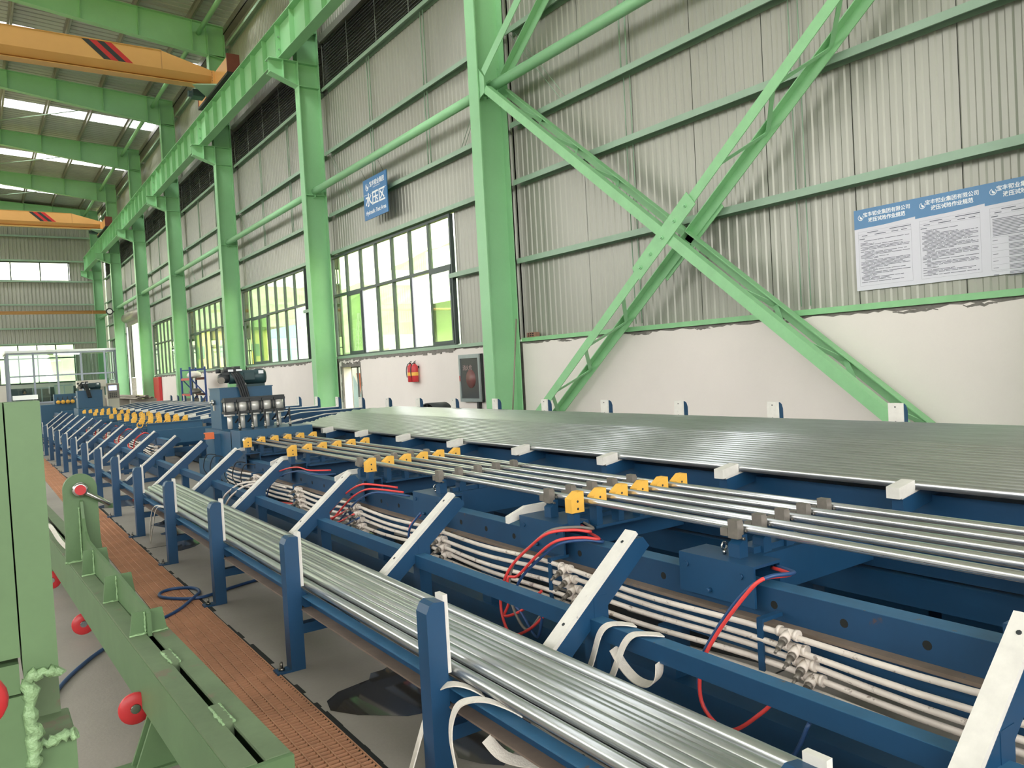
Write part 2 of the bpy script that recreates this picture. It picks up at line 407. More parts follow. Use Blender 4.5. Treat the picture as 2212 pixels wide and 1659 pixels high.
# crack and chips in the near bay plaster
m = MB(); r = random.Random(3)
for cy_, cz, w in ((5.6, 1.96, 0.5), (4.1, 1.955, 0.45), (3.5, 1.965, 0.3), (6.8, 1.965, 0.25), (7.9, 1.97, 0.4), (9.6, 1.965, 0.35)):
    pts = [(cy_ + w * (i / 8 - 0.5), cz - 0.02 + r.uniform(-0.012, 0.012)) for i in range(9)]
    for i in range(8):
        t = 0.012 * math.sin(math.pi * (i + 0.5) / 8) + 0.003
        (a, b_), (c_, d_) = pts[i], pts[i + 1]
        m.add([(7.5955, a, b_ - t), (7.5955, c_, d_ - t), (7.5955, c_, d_ + t), (7.5955, a, b_ + t)], [(0, 3, 2, 1)])
m.build('plaster_crack', MORTAR, wr)

# ---- windows
def window(n, label, y0, y1, open_cols=(), dbl=(), ncol=7):
    w = empty('window_%d' % n, (7.7, (y0 + y1) / 2, ZW0), label, kind='structure')
    yc = (y0 + y1) / 2; zt = 3.575
    Y = [y0 + (y1 - y0) * i / ncol - yc for i in range(ncol + 1)]
    m = MB(); m.box(-0.04, 0.04, Y[0] - 0.05, Y[0], 0, ZW1 - ZW0); m.box(-0.04, 0.04, Y[-1], Y[-1] + 0.05, 0, ZW1 - ZW0)
    m.box(-0.04, 0.04, Y[0], Y[-1], -0.04, 0.02); m.box(-0.04, 0.04, Y[0], Y[-1], ZW1 - ZW0 - 0.05, ZW1 - ZW0); m.build('frame', WINF, w)
    m = MB(); m.box(-0.05, 0.04, Y[0], Y[-1], zt - ZW0 - 0.03, zt - ZW0 + 0.03); m.build('transom', WINF, w)
    hm = None
    for i in range(1, ncol):
        if hm is None:
            q = MB(); q.box(-0.04, 0.03, -0.03, 0.03, 0.02, ZW1 - ZW0 - 0.05); hm = q.mesh('mullion')
        link('mullion', hm, WINF, w, (0, Y[i], 0))
    pw = (y1 - y0) / ncol
    q = MB(); q.box(-0.003, 0.003, 0.03, pw - 0.03, zt - ZW0 + 0.03, ZW1 - ZW0 - 0.05); up = q.mesh('pane')
    q = MB(); q.box(-0.003, 0.003, 0.03, pw - 0.03, 0.02, zt - ZW0 - 0.03); lo = q.mesh('pane')
    sf = MB()
    for a0, a1 in ((0.0, 0.05), (pw - 0.05, pw)): sf.box(-0.015, 0.015, a0, a1, 0.02, zt - ZW0 - 0.03)
    sf.box(-0.015, 0.015, 0.05, pw - 0.05, 0.02, 0.08); sf.box(-0.015, 0.015, 0.05, pw - 0.05, zt - ZW0 - 0.08, zt - ZW0 - 0.03); sfm = sf.mesh('sash')
    for i in range(ncol):
        link('pane', up, GLASS, w, (0, Y[i], 0))
        if i not in open_cols: link('pane', lo, GLASS, w, (0.0, Y[i], 0))
        if i in dbl:
            s = link('sash', sfm, WINF, w, (-0.035, Y[i] + 0.01, 0)); link('pane', lo, GLASS, s, (0, 0, 0))
        if i in open_cols:
            q = MB(); q.box(-0.03, 0.02, Y[i] + pw - 0.09, Y[i] + pw - 0.04, 0.02, zt - ZW0 - 0.03); q.build('sash_track', WINF_W, w)
    return w
wl = {1: 'ribbon window behind the blue hanging sign with two open sashes', 2: 'second ribbon window with one open sash, left of the sign window',
      3: 'third ribbon window along the side wall, above the blue shelf rack', 4: 'narrow looking fourth ribbon window beside the roller door', 6: 'last side wall window next to the end wall'}
window(1, wl[1], *WIN[1], open_cols=(4, 1), dbl=(0, 5)); window(2, wl[2], *WIN[2], open_cols=(0,), dbl=(4, 5)); window(3, wl[3], *WIN[3], dbl=(2, 5))
window(4, wl[4], *WIN[4], dbl=(1,)); window(5, wl[6], *WIN[6], ncol=4)
for b in (1, 2, 3, 4):
    m = MB(); r = random.Random(b); y = WIN[b][0] - 0.1
    while y < CY[b + 1] - 0.2:
        d = r.uniform(0.05, 0.2); m.box(7.588, 7.62, y, y + d, 1.93 + r.uniform(-0.03, 0.02), 1.995); y += d
    m.build('sill_mortar', MORTAR, wr)

# ---- knocked-out doorway, roller door
d1 = empty('door_1', (7.7, 18.0, 0), 'narrow knocked-out doorway with ragged grey mortar edges in the white plinth', kind='structure')
m = MB(); r = random.Random(9)
for i in range(18):
    z = i * 0.1
    m.box(7.59 - 7.7, 7.63 - 7.7, DO0 - 18.0 - 0.03 - r.uniform(0, 0.05), DO0 - 18.0 + 0.01, z, z + 0.1); m.box(7.59 - 7.7, 7.63 - 7.7, DO1 - 18.0 - 0.01, DO1 - 18.0 + 0.03 + r.uniform(0, 0.06), z, z + 0.1)
for i in range(12):
    y = DO0 - 18.0 + (DO1 - DO0) * i / 12; m.box(7.59 - 7.7, 7.63 - 7.7, y, y + (DO1 - DO0) / 12, DOZ - 0.02, DOZ + 0.05 + r.uniform(0, 0.07))
m.build('ragged_edge', MORTAR, d1)
m = MB(); m.box(0.14, 0.17, -0.56, -0.53, 0, 1.79); m.box(0.14, 0.17, 0.17, 0.215, 0, 1.79); m.box(0.14, 0.17, -0.56, 0.56, 1.75, 1.79); m.build('frame', BLACK, d1)
m = MB(); m.box(-0.07, 0.13, 0.545, 0.56, 0, 1.78); m.build('reveal', PLASTER, d1)
d2 = empty('door_2', (7.6, 47.15, 0), 'tall open roller door near the far end of the side wall', kind='structure')
m = MB(); m.lathe([(0.001, -3.05), (0.27, -3.05), (0.27, 3.05), (0.001, 3.05)], (-0.05, 0, 5.45), 'y', 16); m.build('roller_drum', PURL, d2)
m = MB(); m.box(-0.06, -0.02, -3.05, 3.05, 4.95, 5.3); m.build('curtain', PURL, d2)
for s in (-3.05, 3.0):
    m = MB(); m.box(-0.08, 0.0, s, s + 0.06, 0, 5.3); m.build('guide_rail', WINF_W, d2)

# ---- end wall
we = empty('wall_back', (0, 59.3, 0)); tag(we, 'far end wall of grey ribbed sheet with two window bands', kind='structure')
def esheet(x0, x1, z0, z1):
    n = max(1, round((x1 - x0) / 1.09)); w = (x1 - x0) / n
    for i in range(n):
        o = link('wall_sheet', corr(w - 0.006, z1 - z0, 0.2, 0.03), SHEET, we, (x0 + i * w + w - 0.006, 0, z0)); o.rotation_euler = (0, 0, math.pi / 2)
for seg in ((-17, 7.8, 9.92, 13.6), (5.72, 7.8, 8.6, 9.92), (-17, 7.8, 4.6, 8.6), (5.72, 7.8, 2.0, 4.6)): esheet(*seg)
m = MB(); m.box(-17, 7.8, 0.1, 0.14, 9.92, 14.2); m.box(-17, 7.8, 0.1, 0.14, 4.6, 8.6); m.box(5.72, 7.8, 0.1, 0.14, 0, 9.92); m.build('outer_skin', LOUV, we)
m = MB(); m.box(-17, 7.8, -0.05, 0.15, 0, 2.0); m.build('plinth', PLASTER, we)
for z in (11.45, 9.88, 8.55, 7.05, 5.52, 4.52):
    m = MB(); m.box(-17, 7.4, -0.22, -0.05, z, z + 0.1); m.build('girt', GIRT, we)
k = 6
for (z0, z1, lab, st) in ((8.65, 9.85, 'high clerestory window band on the far end wall', 1.62), (2.05, 4.52, 'low window band on the far end wall behind the glass office', 1.05)):
    w = empty('window_%d' % k, (0, 59.28, z0), lab, kind='structure'); k += 1
    n = round(16 / st); q = MB(); q.box(0.03, st - 0.03, -0.003, 0.003, 0.04, z1 - z0 - 0.04); pm = q.mesh('pane')
    q = MB(); q.box(-0.035, 0.035, -0.04, 0.04, 0, z1 - z0); mm = q.mesh('mullion')
    for i in range(n):
        link('pane', pm, GLASS, w, (5.66 - (i + 1) * st, 0, 0)); link('mullion', mm, WINF, w, (5.66 - i * st, 0, 0))
    m = MB(); m.box(5.66 - n * st, 5.72, -0.05, 0.05, -0.05, 0.04); m.box(5.66 - n * st, 5.72, -0.05, 0.05, z1 - z0 - 0.04, z1 - z0 + 0.03)
    if z0 < 5: m.box(5.66 - n * st, 5.72, -0.05, 0.05, 1.55, 1.63)
    m.build('frame', WINF, w)

# ---- unseen left and near walls, openings sized to shape the daylight
wlft = empty('wall_left', (-17, 25, 0)); tag(wlft, 'unseen opposite side wall, upper band left open to let light in', kind='structure')
m = MB(); m.box(-0.2, 0, -34, 34.5, 0, 7.0); m.box(-0.2, 0, -34, 34.5, 11.5, 13.2); m.build('wall_panel', SHEET, wlft)
wnr = empty('wall_front', (0, -9, 0)); tag(wnr, 'unseen end wall behind the viewpoint, left open above to let light in', kind='structure')
m = MB(); m.box(-17, 7.8, -0.2, 0, 0, 2.6); m.box(-17, 7.8, -0.2, 0, 9.5, 14.2); m.build('wall_panel', SHEET, wnr)

# ---- columns
q = MB(); q.box(0, 0.02, -0.14, 0.14, 0, 13.0); FL = q.mesh('flange')
q = MB(); q.box(0.02, 0.53, -0.007, 0.007, 0, 13.0); WB = q.mesh('web')
q = MB(); q.box(0.02, 0.53, -0.135, 0.135, 0, 0.016); ST = q.mesh('stiffener')
q = MB(); q.prism([(-0.68, 9.27), (-0.68, 8.97), (0.0, 8.72), (0.0, 9.27)], 'y', -0.008, 0.008); BW = q.mesh('bracket_web')
q = MB(); q.box(-0.70, 0.0, -0.15, 0.15, 9.27, 9.288); BT = q.mesh('bracket_top_flange')
q = MB(); q.add([(-0.68, -0.13, 8.97), (0, -0.13, 8.72), (0, 0.13, 8.72), (-0.68, 0.13, 8.97), (-0.68, -0.13, 8.952), (0, -0.13, 8.702), (0, 0.13, 8.702), (-0.68, 0.13, 8.952)],
                [(0, 1, 2, 3), (7, 6, 5, 4), (0, 4, 5, 1), (1, 5, 6, 2), (2, 6, 7, 3), (3, 7, 4, 0)]); BB = q.mesh('bracket_bottom_flange')
q = MB(); q.box(-0.35, -0.335, -0.13, 0.13, 8.85, 9.27); BS = q.mesh('bracket_stiffener')
for k, y in enumerate(CY):
    lab = ('green steel wall column where the crossed brace ends beside the posters' if k == 0 else 'large green steel wall column between the crossed brace and the hose cabinet' if k == 1
           else 'green steel wall column, %s in the row beyond the large one by the hose cabinet' % ORD[k - 2])
    c = empty('steel_column', (XC0, y, 0), lab, 'column', 'wall columns')
    link('inner_flange', FL, GREEN, c); link('outer_flange', FL, GREEN, c, (0.53, 0, 0)); link('web', WB, GREEN, c)
    for z in (9.27, 8.70, 10.05, 6.05, 12.28): link('stiffener', ST, GREEN, c, (0, 0, z))
    link('bracket_web', BW, GREEN, c); link('bracket_top_flange', BT, GREEN, c); link('bracket_bottom_flange', BB, GREEN, c); link('bracket_stiffener', BS, GREEN, c)
    # gusset for the brace at mid height on the large column
    if k in (0, 1):
        s = -1 if k == 1 else 1
        m = MB(); m.prism([(s * 0.0, 5.9), (s * 0.28, 6.0), (s * 0.28, 6.25), (s * 0.0, 6.55)], 'x', 0.03, 0.042); m.prism([(s * 0.0, 5.9), (s * 0.28, 6.0), (s * 0.28, 6.25), (s * 0.0, 6.55)], 'x', 0.48, 0.492)
        m.build('gusset', GREEN, c)

# ---- crane runway beams
for b in range(7):
    ya, yb = CY[b] + 0.01, CY[b + 1] - 0.01; yc = (ya + yb) / 2; h = (yb - ya) / 2
    nm = 'next to the crossed brace' if b == 0 else 'in the %s bay past the crossed brace' % ORD[b - 1]
    r = empty('crane_runway_beam', (6.66, yc, 9.288), 'green crane runway beam span ' + nm, 'beam', 'runway beam spans')
    m = MB(); m.box(-0.006, 0.006, -h, h, 0.016, 0.83); m.build('web', GREEN, r)
    m = MB(); m.box(-0.16, 0.16, -h, h, 0.83, 0.85); m.build('top_flange', GREEN, r)
    m = MB(); m.box(-0.13, 0.13, -h, h, 0.0, 0.016); m.build('bottom_flange', GREEN, r)
    q = MB(); q.box(-0.125, 0.125, -0.006, 0.006, 0.016, 0.83); sm = q.mesh('stiffener')
    for i in range(9): link('stiffener', sm, GREEN, r, (0, -h + 0.02 + (2 * h - 0.04) * i / 8, 0))
    m = MB(); m.box(-0.035, 0.035, -h, h, 0.85, 0.88); m.box(-0.012, 0.012, -h, h, 0.88, 0.93); m.box(-0.03, 0.03, -h, h, 0.93, 0.955); m.build('crane_rail', GIRT, r)
    m = MB()
    for s in (-1, 1):
        for z in (0.25, 0.55): m.cyl((-0.06, s * (h - 0.03), z), (-0.06, s * (h - 0.06), z), 0.02, 6)
    m.build('splice_bolt', GIRT, r)

# ---- tie tubes between columns
for b in range(7):
    ya, yb = CY[b], CY[b + 1]; yc = (ya + yb) / 2
    nm = 'above the crossed brace' if b == 0 else 'in the %s bay past the crossed brace' % ORD[b - 1]
    t = empty('tie_tube', (7.25, yc, 6.15), 'green tie tube between wall columns ' + nm, 'tube', 'wall tie tubes')
    m = MB(); m.cyl((0, ya - yc + 0.12, 0), (0, yb - yc - 0.12, 0), 0.082, 18); m.build('tube_body', GREEN, t)
    m = MB()
    for s in (ya - yc + 0.01, yb - yc - 0.02): m.box(-0.12, 0.12, s, s + 0.012, -0.1, 0.1)
    for s, e in ((ya - yc + 0.01, ya - yc + 0.16), (yb - yc - 0.16, yb - yc - 0.01)): m.box(-0.005, 0.005, s, e, -0.15, 0.12)
    m.build('end_plate', GREEN, t)

# ---- crossed laced brace in the near bay
br = empty('crossed_brace', (7.28, 6.9, 0), 'big green laced X brace with bolted centre plate on the wall', 'brace')
def Lbar(p0, p1, w, t, sx, mt, nm, par=None):
    # angle section: flat leg facing the hall plus a return leg
    m = MB(); p0 = Vector(p0) - Vector((7.28, 6.9, 0)); p1 = Vector(p1) - Vector((7.28, 6.9, 0))
    m.bar(p0, p1, t, w, up=(1, 0, 0)) if False else None
    d = (p1 - p0).normalized(); n = Vector((1, 0, 0)); u = d.cross(n).normalized()
    vs = []
    for p in (p0, p1):
        for a, b in ((0, -1), (0, 1), (t, 1), (t, -1)): vs.append(p + n * (a * sx) + u * (b * w / 2))
    m.add(vs, [(0, 1, 2, 3), (7, 6, 5, 4), (0, 4, 5, 1), (1, 5, 6, 2), (2, 6, 7, 3), (3, 7, 4, 0)])
    if u.z < 0: u = -u
    vs = []
    for p in (p0, p1):
        for a, b in ((0, 0), (0, 1), (1, 1), (1, 0)): vs.append(p + n * (sx * (t + a * w * 0.75)) + u * (w / 2 - b * t))
    m.add(vs, [(0, 1, 2, 3), (7, 6, 5, 4), (0, 4, 5, 1), (1, 5, 6, 2), (2, 6, 7, 3), (3, 7, 4, 0)])
    return m.build(nm, mt, br)
XF, XR = 7.04, 7.50
def onl(a, b, t): return tuple(a[i] + (b[i] - a[i]) * t for i in range(2))
D1 = ((10.60, 6.05), (3.10, 0.16)); D2 = ((10.55, 0.16), (3.12, 6.02))
for (a, b) in (D1, D2):
    for X, s in ((XF, 1), (XR, -1)):
        Lbar((X, a[0], a[1]), (X, b[0], b[1]), 0.125, 0.012, s, GREEN_W, 'brace_chord')
    n = 8
    for i in range(n):
        if i in (3, 4): continue
        t0 = 0.06 + 0.88 * i / n; t1 = 0.06 + 0.88 * (i + 1) / n
        A = onl(a, b, t0); B = onl(a, b, t0 + (t1 - t0) * 0.5); C_ = onl(a, b, t1)
        m = MB(); O = Vector((7.28, 6.9, 0))
        m.bar(Vector((XF + 0.02, A[0], A[1])) - O, Vector((XR - 0.02, B[0], B[1])) - O, 0.055, 0.008, up=(0, 0.6, 0.8)); m.build('lacing_bar', GREEN, br)
        m = MB(); m.bar(Vector((XR - 0.02, B[0], B[1])) - O, Vector((XF + 0.02, C_[0], C_[1])) - O, 0.055, 0.008, up=(0, 0.6, 0.8)); m.build('lacing_bar', GREEN, br)
ctr = (6.86, 3.07)
dd = Vector((0, D2[1][0] - D2[0][0], D2[1][1] - D2[0][1])).normalized()
for X in (XF - 0.014, XR + 0.014):
    m = MB(); O = Vector((7.28, 6.9, 0)); p = Vector((X, ctr[0], ctr[1])) - O
    m.bar(p - dd * 0.62, p + dd * 0.62, 0.012, 0.21, up=Vector((1, 0, 0)).cross(dd))
    pl = m.build('centre_plate', GREEN_W, br)
    m = MB()
    for t in (-0.5, -0.27, 0.0, 0.27, 0.5):
        q = p + dd * t; s = -1 if X < 7.3 else 1
        m.cyl(q, q + Vector((0.022 * s, 0, 0)), 0.026, 6); m.cyl(q + Vector((0.022 * s, 0, 0)), q + Vector((0.045 * s, 0, 0)), 0.013, 8)
    m.build('bolt', GREEN, pl)
ub = empty('upper_brace', (7.28, 10.0, 6.3), 'green channel brace rising from the large column toward the upper corner', 'brace')
for X in (XF, XR):
    m = MB(); m.bar((X - 7.28, 0.62, 0.02), (X - 7.28, -6.9, 5.3), 0.012, 0.15, up=(0, 0.57, 0.82)); m.bar((X - 7.28 + (0.05 if X < 7.3 else -0.05), 0.67, 0.07), (X - 7.28 + (0.05 if X < 7.3 else -0.05), -6.85, 5.35), 0.1, 0.012, up=(0, 0.57, 0.82)); m.build('brace_chord', GREEN, ub)

# ---- roof
rf = empty('ceiling', (0, 0, 13.4)); tag(rf, 'shallow pitched metal roof with purlins and bright skylight strips', kind='structure')
PX = [6.55 - 1.6 * j for j in range(15)]
def rsheet(y0, y1, nm, mt, rib=0.3):
    m = MB(); n = max(1, round((y1 - y0) / rib)); p = (y1 - y0) / n; prof = []
    for i in range(n): prof += [(y0 + i * p, 0), (y0 + i * p + 0.74 * p, 0), (y0 + i * p + 0.8 * p, 0.04), (y0 + i * p + 0.94 * p, 0.04)]
    prof.append((y1, 0)); k = len(prof)
    xs = [7.9, -5, -17.2]
    vs = [(x, y, zroof(x) - 13.4 + d) for x in xs for y, d in prof]
    m.add(vs, [(r * k + i, r * k + i + 1, (r + 1) * k + i + 1, (r + 1) * k + i) for r in range(2) for i in range(k - 1)])
    return m.build(nm, mt, rf)
rsheet(-9.2, CY[0], 'roof_sheet', ROOFS)
for b in range(7):
    ya, yb = CY[b], CY[b + 1]
    rsheet(ya, ya + 3.95, 'roof_sheet', ROOFS); rsheet(ya + 5.1, yb, 'roof_sheet', ROOFS); rsheet(ya + 3.95, ya + 5.1, 'skylight_strip', SKYL, 0.6)
rsheet(CY[7], 59.6, 'roof_sheet', ROOFS)
for j, x in enumerate(PX):
    m = MB(); z = zroof(x) - 13.4
    m.box(x - 0.035, x - 0.03, -9, 59.2, z - 0.2, z - 0.005); m.box(x - 0.035, x + 0.035, -9, 59.2, z - 0.2, z - 0.195); m.box(x + 0.03, x + 0.035, -9, 59.2, z - 0.2, z - 0.17); m.box(x - 0.1, x - 0.03, -9, 59.2, z - 0.012, z - 0.005)
    m.build('purlin', PURL, rf)
# eave gutter and strut
m = MB(); m.box(7.55, 7.75, -9, 59.2, 13.05 - 13.4, 13.08 - 13.4); m.box(7.55, 7.56, -9, 59.2, 13.05 - 13.4, 13.3 - 13.4); m.build('eave_gutter', PURL, rf)
for k, y in enumerate(CY):
    r = empty('roof_rafter', (0, y, 12.3), 'green tapered roof rafter over the %s wall column from the posters' % ORD[k], 'rafter', 'roof rafters')
    zt = lambda x: zroof(x) - 0.22 - 12.3
    zb = lambda x: (12.28 + 0.122 * (7 - x) if x > 1.0 else zroof(x) - 0.82) - 12.3
    xs = [7.55, 7.0, 4.0, 1.0, -5.0, -11, -16.8]; m = MB()
    vs = []
    for x in xs:
        for dy in (-0.005, 0.005): vs += [(x, dy, zb(x)), (x, dy, zt(x))]
    fs = []
    for i in range(len(xs) - 1):
        o = i * 4; fs += [(o, o + 1, o + 5, o + 4), (o + 2, o + 6, o + 7, o + 3)]
    m.add(vs, fs); m.build('web', GREEN, r)
    for nm, fz, t in (('bottom_flange', zb, -0.016), ('top_flange', zt, 0.016)):
        m = MB(); vs = []
        for x in xs: vs += [(x, -0.12, fz(x)), (x, 0.12, fz(x)), (x, 0.12, fz(x) + t), (x, -0.12, fz(x) + t)]
        fs = [(i * 4 + a, i * 4 + (a + 1) % 4, i * 4 + 4 + (a + 1) % 4, i * 4 + 4 + a) for i in range(len(xs) - 1) for a in range(4)] + [(3, 2, 1, 0), tuple(len(xs) * 4 - 4 + a for a in range(4))]
        m.add(vs, fs); m.build(nm, GREEN, r)
    for x in [7.0] + PX[:9]:
        m = MB(); m.box(x - 0.005, x + 0.005, -0.115, 0.115, zb(x), zt(x)); m.build('stiffener', GREEN, r)
for b in range(7):
    ya, yb = CY[b], CY[b + 1]
    nm = 'above the crossed brace bay' if b == 0 else 'in the %s bay past the crossed brace' % ORD[b - 1]
    t = MB(); t.cyl((6.75, ya + 0.05, 12.95), (6.75, yb - 0.05, 12.95), 0.075, 14)
    tag(t.build('eave_strut', GREEN), 'green eave strut tube under the roof edge ' + nm, 'tube', 'eave struts')
# roof rod bracing in the far bays
for b in (4, 5, 6):
    m = MB(); ya, yb = CY[b], CY[b + 1]
    m.cyl((6.9, ya, zroof(6.9) - 0.3), (0.15, yb, zroof(0.15) - 0.3), 0.018, 6)
    tag(m.build('roof_tie_rod', GIRT), 'thin steel tie rod slanting under the roof in the %s bay past the brace' % ORD[b - 1], 'rod', 'roof tie rods')
# ================================================================ PIPE CRADLE RACK IN FRONT
RY = [2.70 + 1.66 * k for k in range(-2, 18)]
rack = empty('cradle_rack', (1.4, 2.7, 0), 'long blue V-cradle rack with white pads beside the rusty grating', 'rack')
O = Vector((1.4, 2.7, 0))
def off(x, y, z): return (x - 1.4, y - 2.7, z)
# meshes shared by all ribs, local y = 0 at rib, x measured from 1.4
q = MB(); q.prism([(-0.035, 0), (0.045, 0), (0.045, 0.745), (0.0, 0.752), (-0.02, 0.742), (-0.035, 0.712)], 'y', -0.042, 0.042); m_post = q.mesh('front_post')
q = MB(); q.prism([(0.045, 0.462), (0.066, 0.462), (0.066, 0.768), (0.045, 0.768)], 'y', -0.03, 0.03); m_pad = q.mesh('post_pad')
q = MB(); q.prism([(0.045, 0.45), (0.27, 0.235), (0.36, 0.235), (0.36, 0.15), (0.24, 0.15), (0.045, 0.36)], 'y', -0.035, 0.035); m_low = q.mesh('cradle_floor')
ux, uz = 0.773, 0.634
def ap(s, n): return (0.53 + s * ux - n * uz, 0.41 + s * uz + n * ux)      # along the arm from (1.93, .41)
q = MB(); q.prism([ap(-0.30, -0.02), ap(0.66, -0.02), ap(0.70, -0.05), ap(0.70, -0.11), ap(-0.24, -0.11)], 'y', -0.038, 0.038); m_arm = q.mesh('cradle_arm')
q = MB(); q.prism([ap(-0.24, 0), ap(0.69, 0), ap(0.69, -0.02), ap(-0.24, -0.02)], 'y', -0.036, 0.036); m_apad = q.mesh('arm_pad')
q = MB()
for s in (0.62, 0.15, -0.1):
    x, z = ap(s, 0.0008); q.cyl((x, 0, z), (x - 0.001, 0, z + 0.0012), 0.008, 8)
m_scr = q.mesh('pad_screw')
q = MB(); q.box(0.79, 0.87, -0.04, 0.04, 0, 0.60); m_rear = q.mesh('rear_post')
q = MB(); q.box(0.045, 0.79, -0.03, 0.03, 0.195, 0.25); m_tie = q.mesh('tie_bar')
q = MB(); q.box(-0.115, -0.035, -0.04, 0.04, 0, 0.012); m_foot = q.mesh('foot_plate')
q = MB(); q.cyl((-0.08, 0, 0.012), (-0.08, 0, 0.024), 0.018, 6); q.cyl((-0.08, 0, 0.024), (-0.08, 0, 0.055), 0.009, 8); m_anch = q.mesh('anchor_bolt')
for k, y in enumerate(RY):
    l = (0, y - 2.7, 0)
    p = link('front_post', m_post, BLUE, rack, l); link('post_pad', m_pad, NYLON, p)
    link('cradle_floor', m_low, BLUE, rack, l)
    a = link('cradle_arm', m_arm, BLUE, rack, l); link('arm_pad', m_apad, NYLON, a); link('pad_screw', m_scr, BLACK, a)
    link('rear_post', m_rear, BLUE, rack, l); link('tie_bar', m_tie, BLUE, rack, l)
    f = link('foot_plate', m_foot, BLUE, rack, l); link('anchor_bolt', m_anch, BRASS, f)
ya, yb = RY[0] - 2.7, RY[-1] - 2.7
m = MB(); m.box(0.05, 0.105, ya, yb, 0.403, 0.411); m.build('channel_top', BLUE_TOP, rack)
m = MB(); m.box(0.099, 0.105, ya, yb, 0.34, 0.403); m.build('channel_web', BLUE, rack)
m = MB(); m.box(0.04, 0.105, ya, yb, 0.332, 0.34); m.build('channel_bottom', mat('dusty_flange', (104, 90, 80), 0.8, var=0.2, vscale=8), rack)
m = MB(); m.box(0.765, 0.835, ya, yb, 0.435, 0.508); m.build('rear_beam', BLUE, rack)
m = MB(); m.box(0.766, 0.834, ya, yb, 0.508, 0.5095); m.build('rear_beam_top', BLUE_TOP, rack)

# pipes in the cradle
q = MB(); q.pipe((0, -6, 0), (0, 6, 0), 0.024, 0.0205, 18); m_pipe = q.mesh('steel_pipe')
r = random.Random(4)
rows = [(0.475, 1.497, 8, 0.0492), (0.433, 1.53, 7, 0.0492), (0.391, 1.57, 5, 0.0492), (0.349, 1.62, 3, 0.0492)]
n = 0
for z, x0, cnt, st in rows:
    for i in range(cnt):
        zz = z + r.uniform(-0.004, 0.006) + (0.018 * math.sin(i * 0.9) if z > 0.47 else 0) + (0.0 if z < 0.47 else (-0.012 if i == 0 else 0))
        o = link('steel_pipe', m_pipe, GALV if n % 3 else GALV2, None, (x0 + i * st, 3.55 + r.uniform(-0.12, 0.12), zz))
        tag(o, 'galvanised steel pipe lying in the V cradle of the front blue rack', 'pipe', 'pipes in the front cradle rack'); n += 1

# ================================================================ TEST BENCH
YB0, YB1 = -2.5, 10.1
bench = empty('test_bench', (2.6, 2.7, 0), 'blue pipe test bench with rusty front rail carrying five pipes', 'bench')
def bo(x, y, z): return (x - 2.6, y - 2.7, z)
def bb(nm, x0, x1, y0, y1, z0, z1, mt, par=None):
    m = MB(); m.box(x0 - 2.6, x1 - 2.6, y0 - 2.7, y1 - 2.7, z0, z1); return m.build(nm, mt, par or bench)
DUST = mat('dusty_ledge', (112, 98, 86), 0.85, var=0.2, vscale=8, rust=0.6, rcol=(64, 84, 104), rscale=6)
bench0 = bench
bench1 = empty('test_bench', (2.6, 2.7, 0), 'far blue test bench with crowded yellow blocks and thin hoses', 'bench')
for (a, b, tag_) in ((YB0, YB1, 0), (14.2, 27.6, 1), (29.4, 36.4, 1)):
    bench = bench1 if tag_ else bench0
    rail = bb('front_rail', 2.62, 2.72, a, b, 0.552, 0.678, BLUE_R)
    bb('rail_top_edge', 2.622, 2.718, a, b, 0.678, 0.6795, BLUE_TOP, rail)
    bb('ledge_plate', 2.57, 2.76, a, b, 0.538, 0.552, DUST)
    bb('lower_beam', 2.60, 2.74, a, b, 0.40, 0.538, BLUE)
    bb('base_beam', 2.54, 2.68, a, b, 0.03, 0.17, BLUE)
    bb('rear_rail', 3.60, 3.70, a, b, 0.552, 0.70, BLUE_R); bb('rear_lower_beam', 3.58, 3.72, a, b, 0.40, 0.538, BLUE); bb('rear_base_beam', 3.6, 3.72, a, b, 0.03, 0.17, BLUE)
    q = MB(); q.box(-0.04, 0.06, -0.05, 0.05, 0.0, 0.40); pm = q.mesh('bench_post'); y = a + 0.45
    while y < b:
        link('bench_post', pm, BLUE, bench, bo(2.6, y, 0)); link('bench_post', pm, BLUE, bench, bo(3.64, y, 0)); y += 1.55
    q = MB(); q.box(0.08, 1.0, -0.03, 0.03, 0.42, 0.50); pm = q.mesh('bench_tie'); y = a + 0.45
    while y < b: link('bench_tie', pm, BLUE, bench, bo(2.6, y, 0)); y += 1.55
    if not tag_:
        m = MB(); y = a + 0.2
        while y < b:
            m.cyl((2.6195 - 2.6, y - 2.7, 0.612), (2.621 - 2.6, y - 2.7, 0.612), 0.017, 12); y += 0.31
        m.build('rail_hole', DARK, rail)

bench = bench0
BX = [2.627 + 0.159 * k for k in range(6)]; PXW = [2.707 + 0.159 * k for k in range(5)]
q = MB(); q.prism([(-0.043, -0.05), (0.043, -0.05), (0.043, 0.06), (0.008, 0.06), (-0.043, 0.025)], 'y', -0.028, 0.028); m_blk1 = q.mesh('guide_block')
q = MB(); q.prism([(-0.045, -0.018), (0.045, -0.018), (0.045, 0.057), (0.008, 0.057), (-0.045, 0.02)], 'y', -0.028, 0.028); m_blk = q.mesh('guide_block')
q = MB()
for z in (0.01, -0.03): q.cyl((0, -0.0285, z), (0, -0.027, z), 0.007, 8)
m_bh1 = q.mesh('block_bolt')
q = MB(); q.cyl((0.0, -0.0285, 0.012), (0.0, -0.027, 0.012), 0.007, 8); m_bh = q.mesh('block_bolt')
q = MB(); q.prism([(-0.012, 0.0), (0.042, 0.0), (0.042, 0.1), (0.012, 0.1), (0.012, 0.075), (-0.012, 0.06)], 'y', -0.03, 0.03); m_cpost = q.mesh('clamp_post')
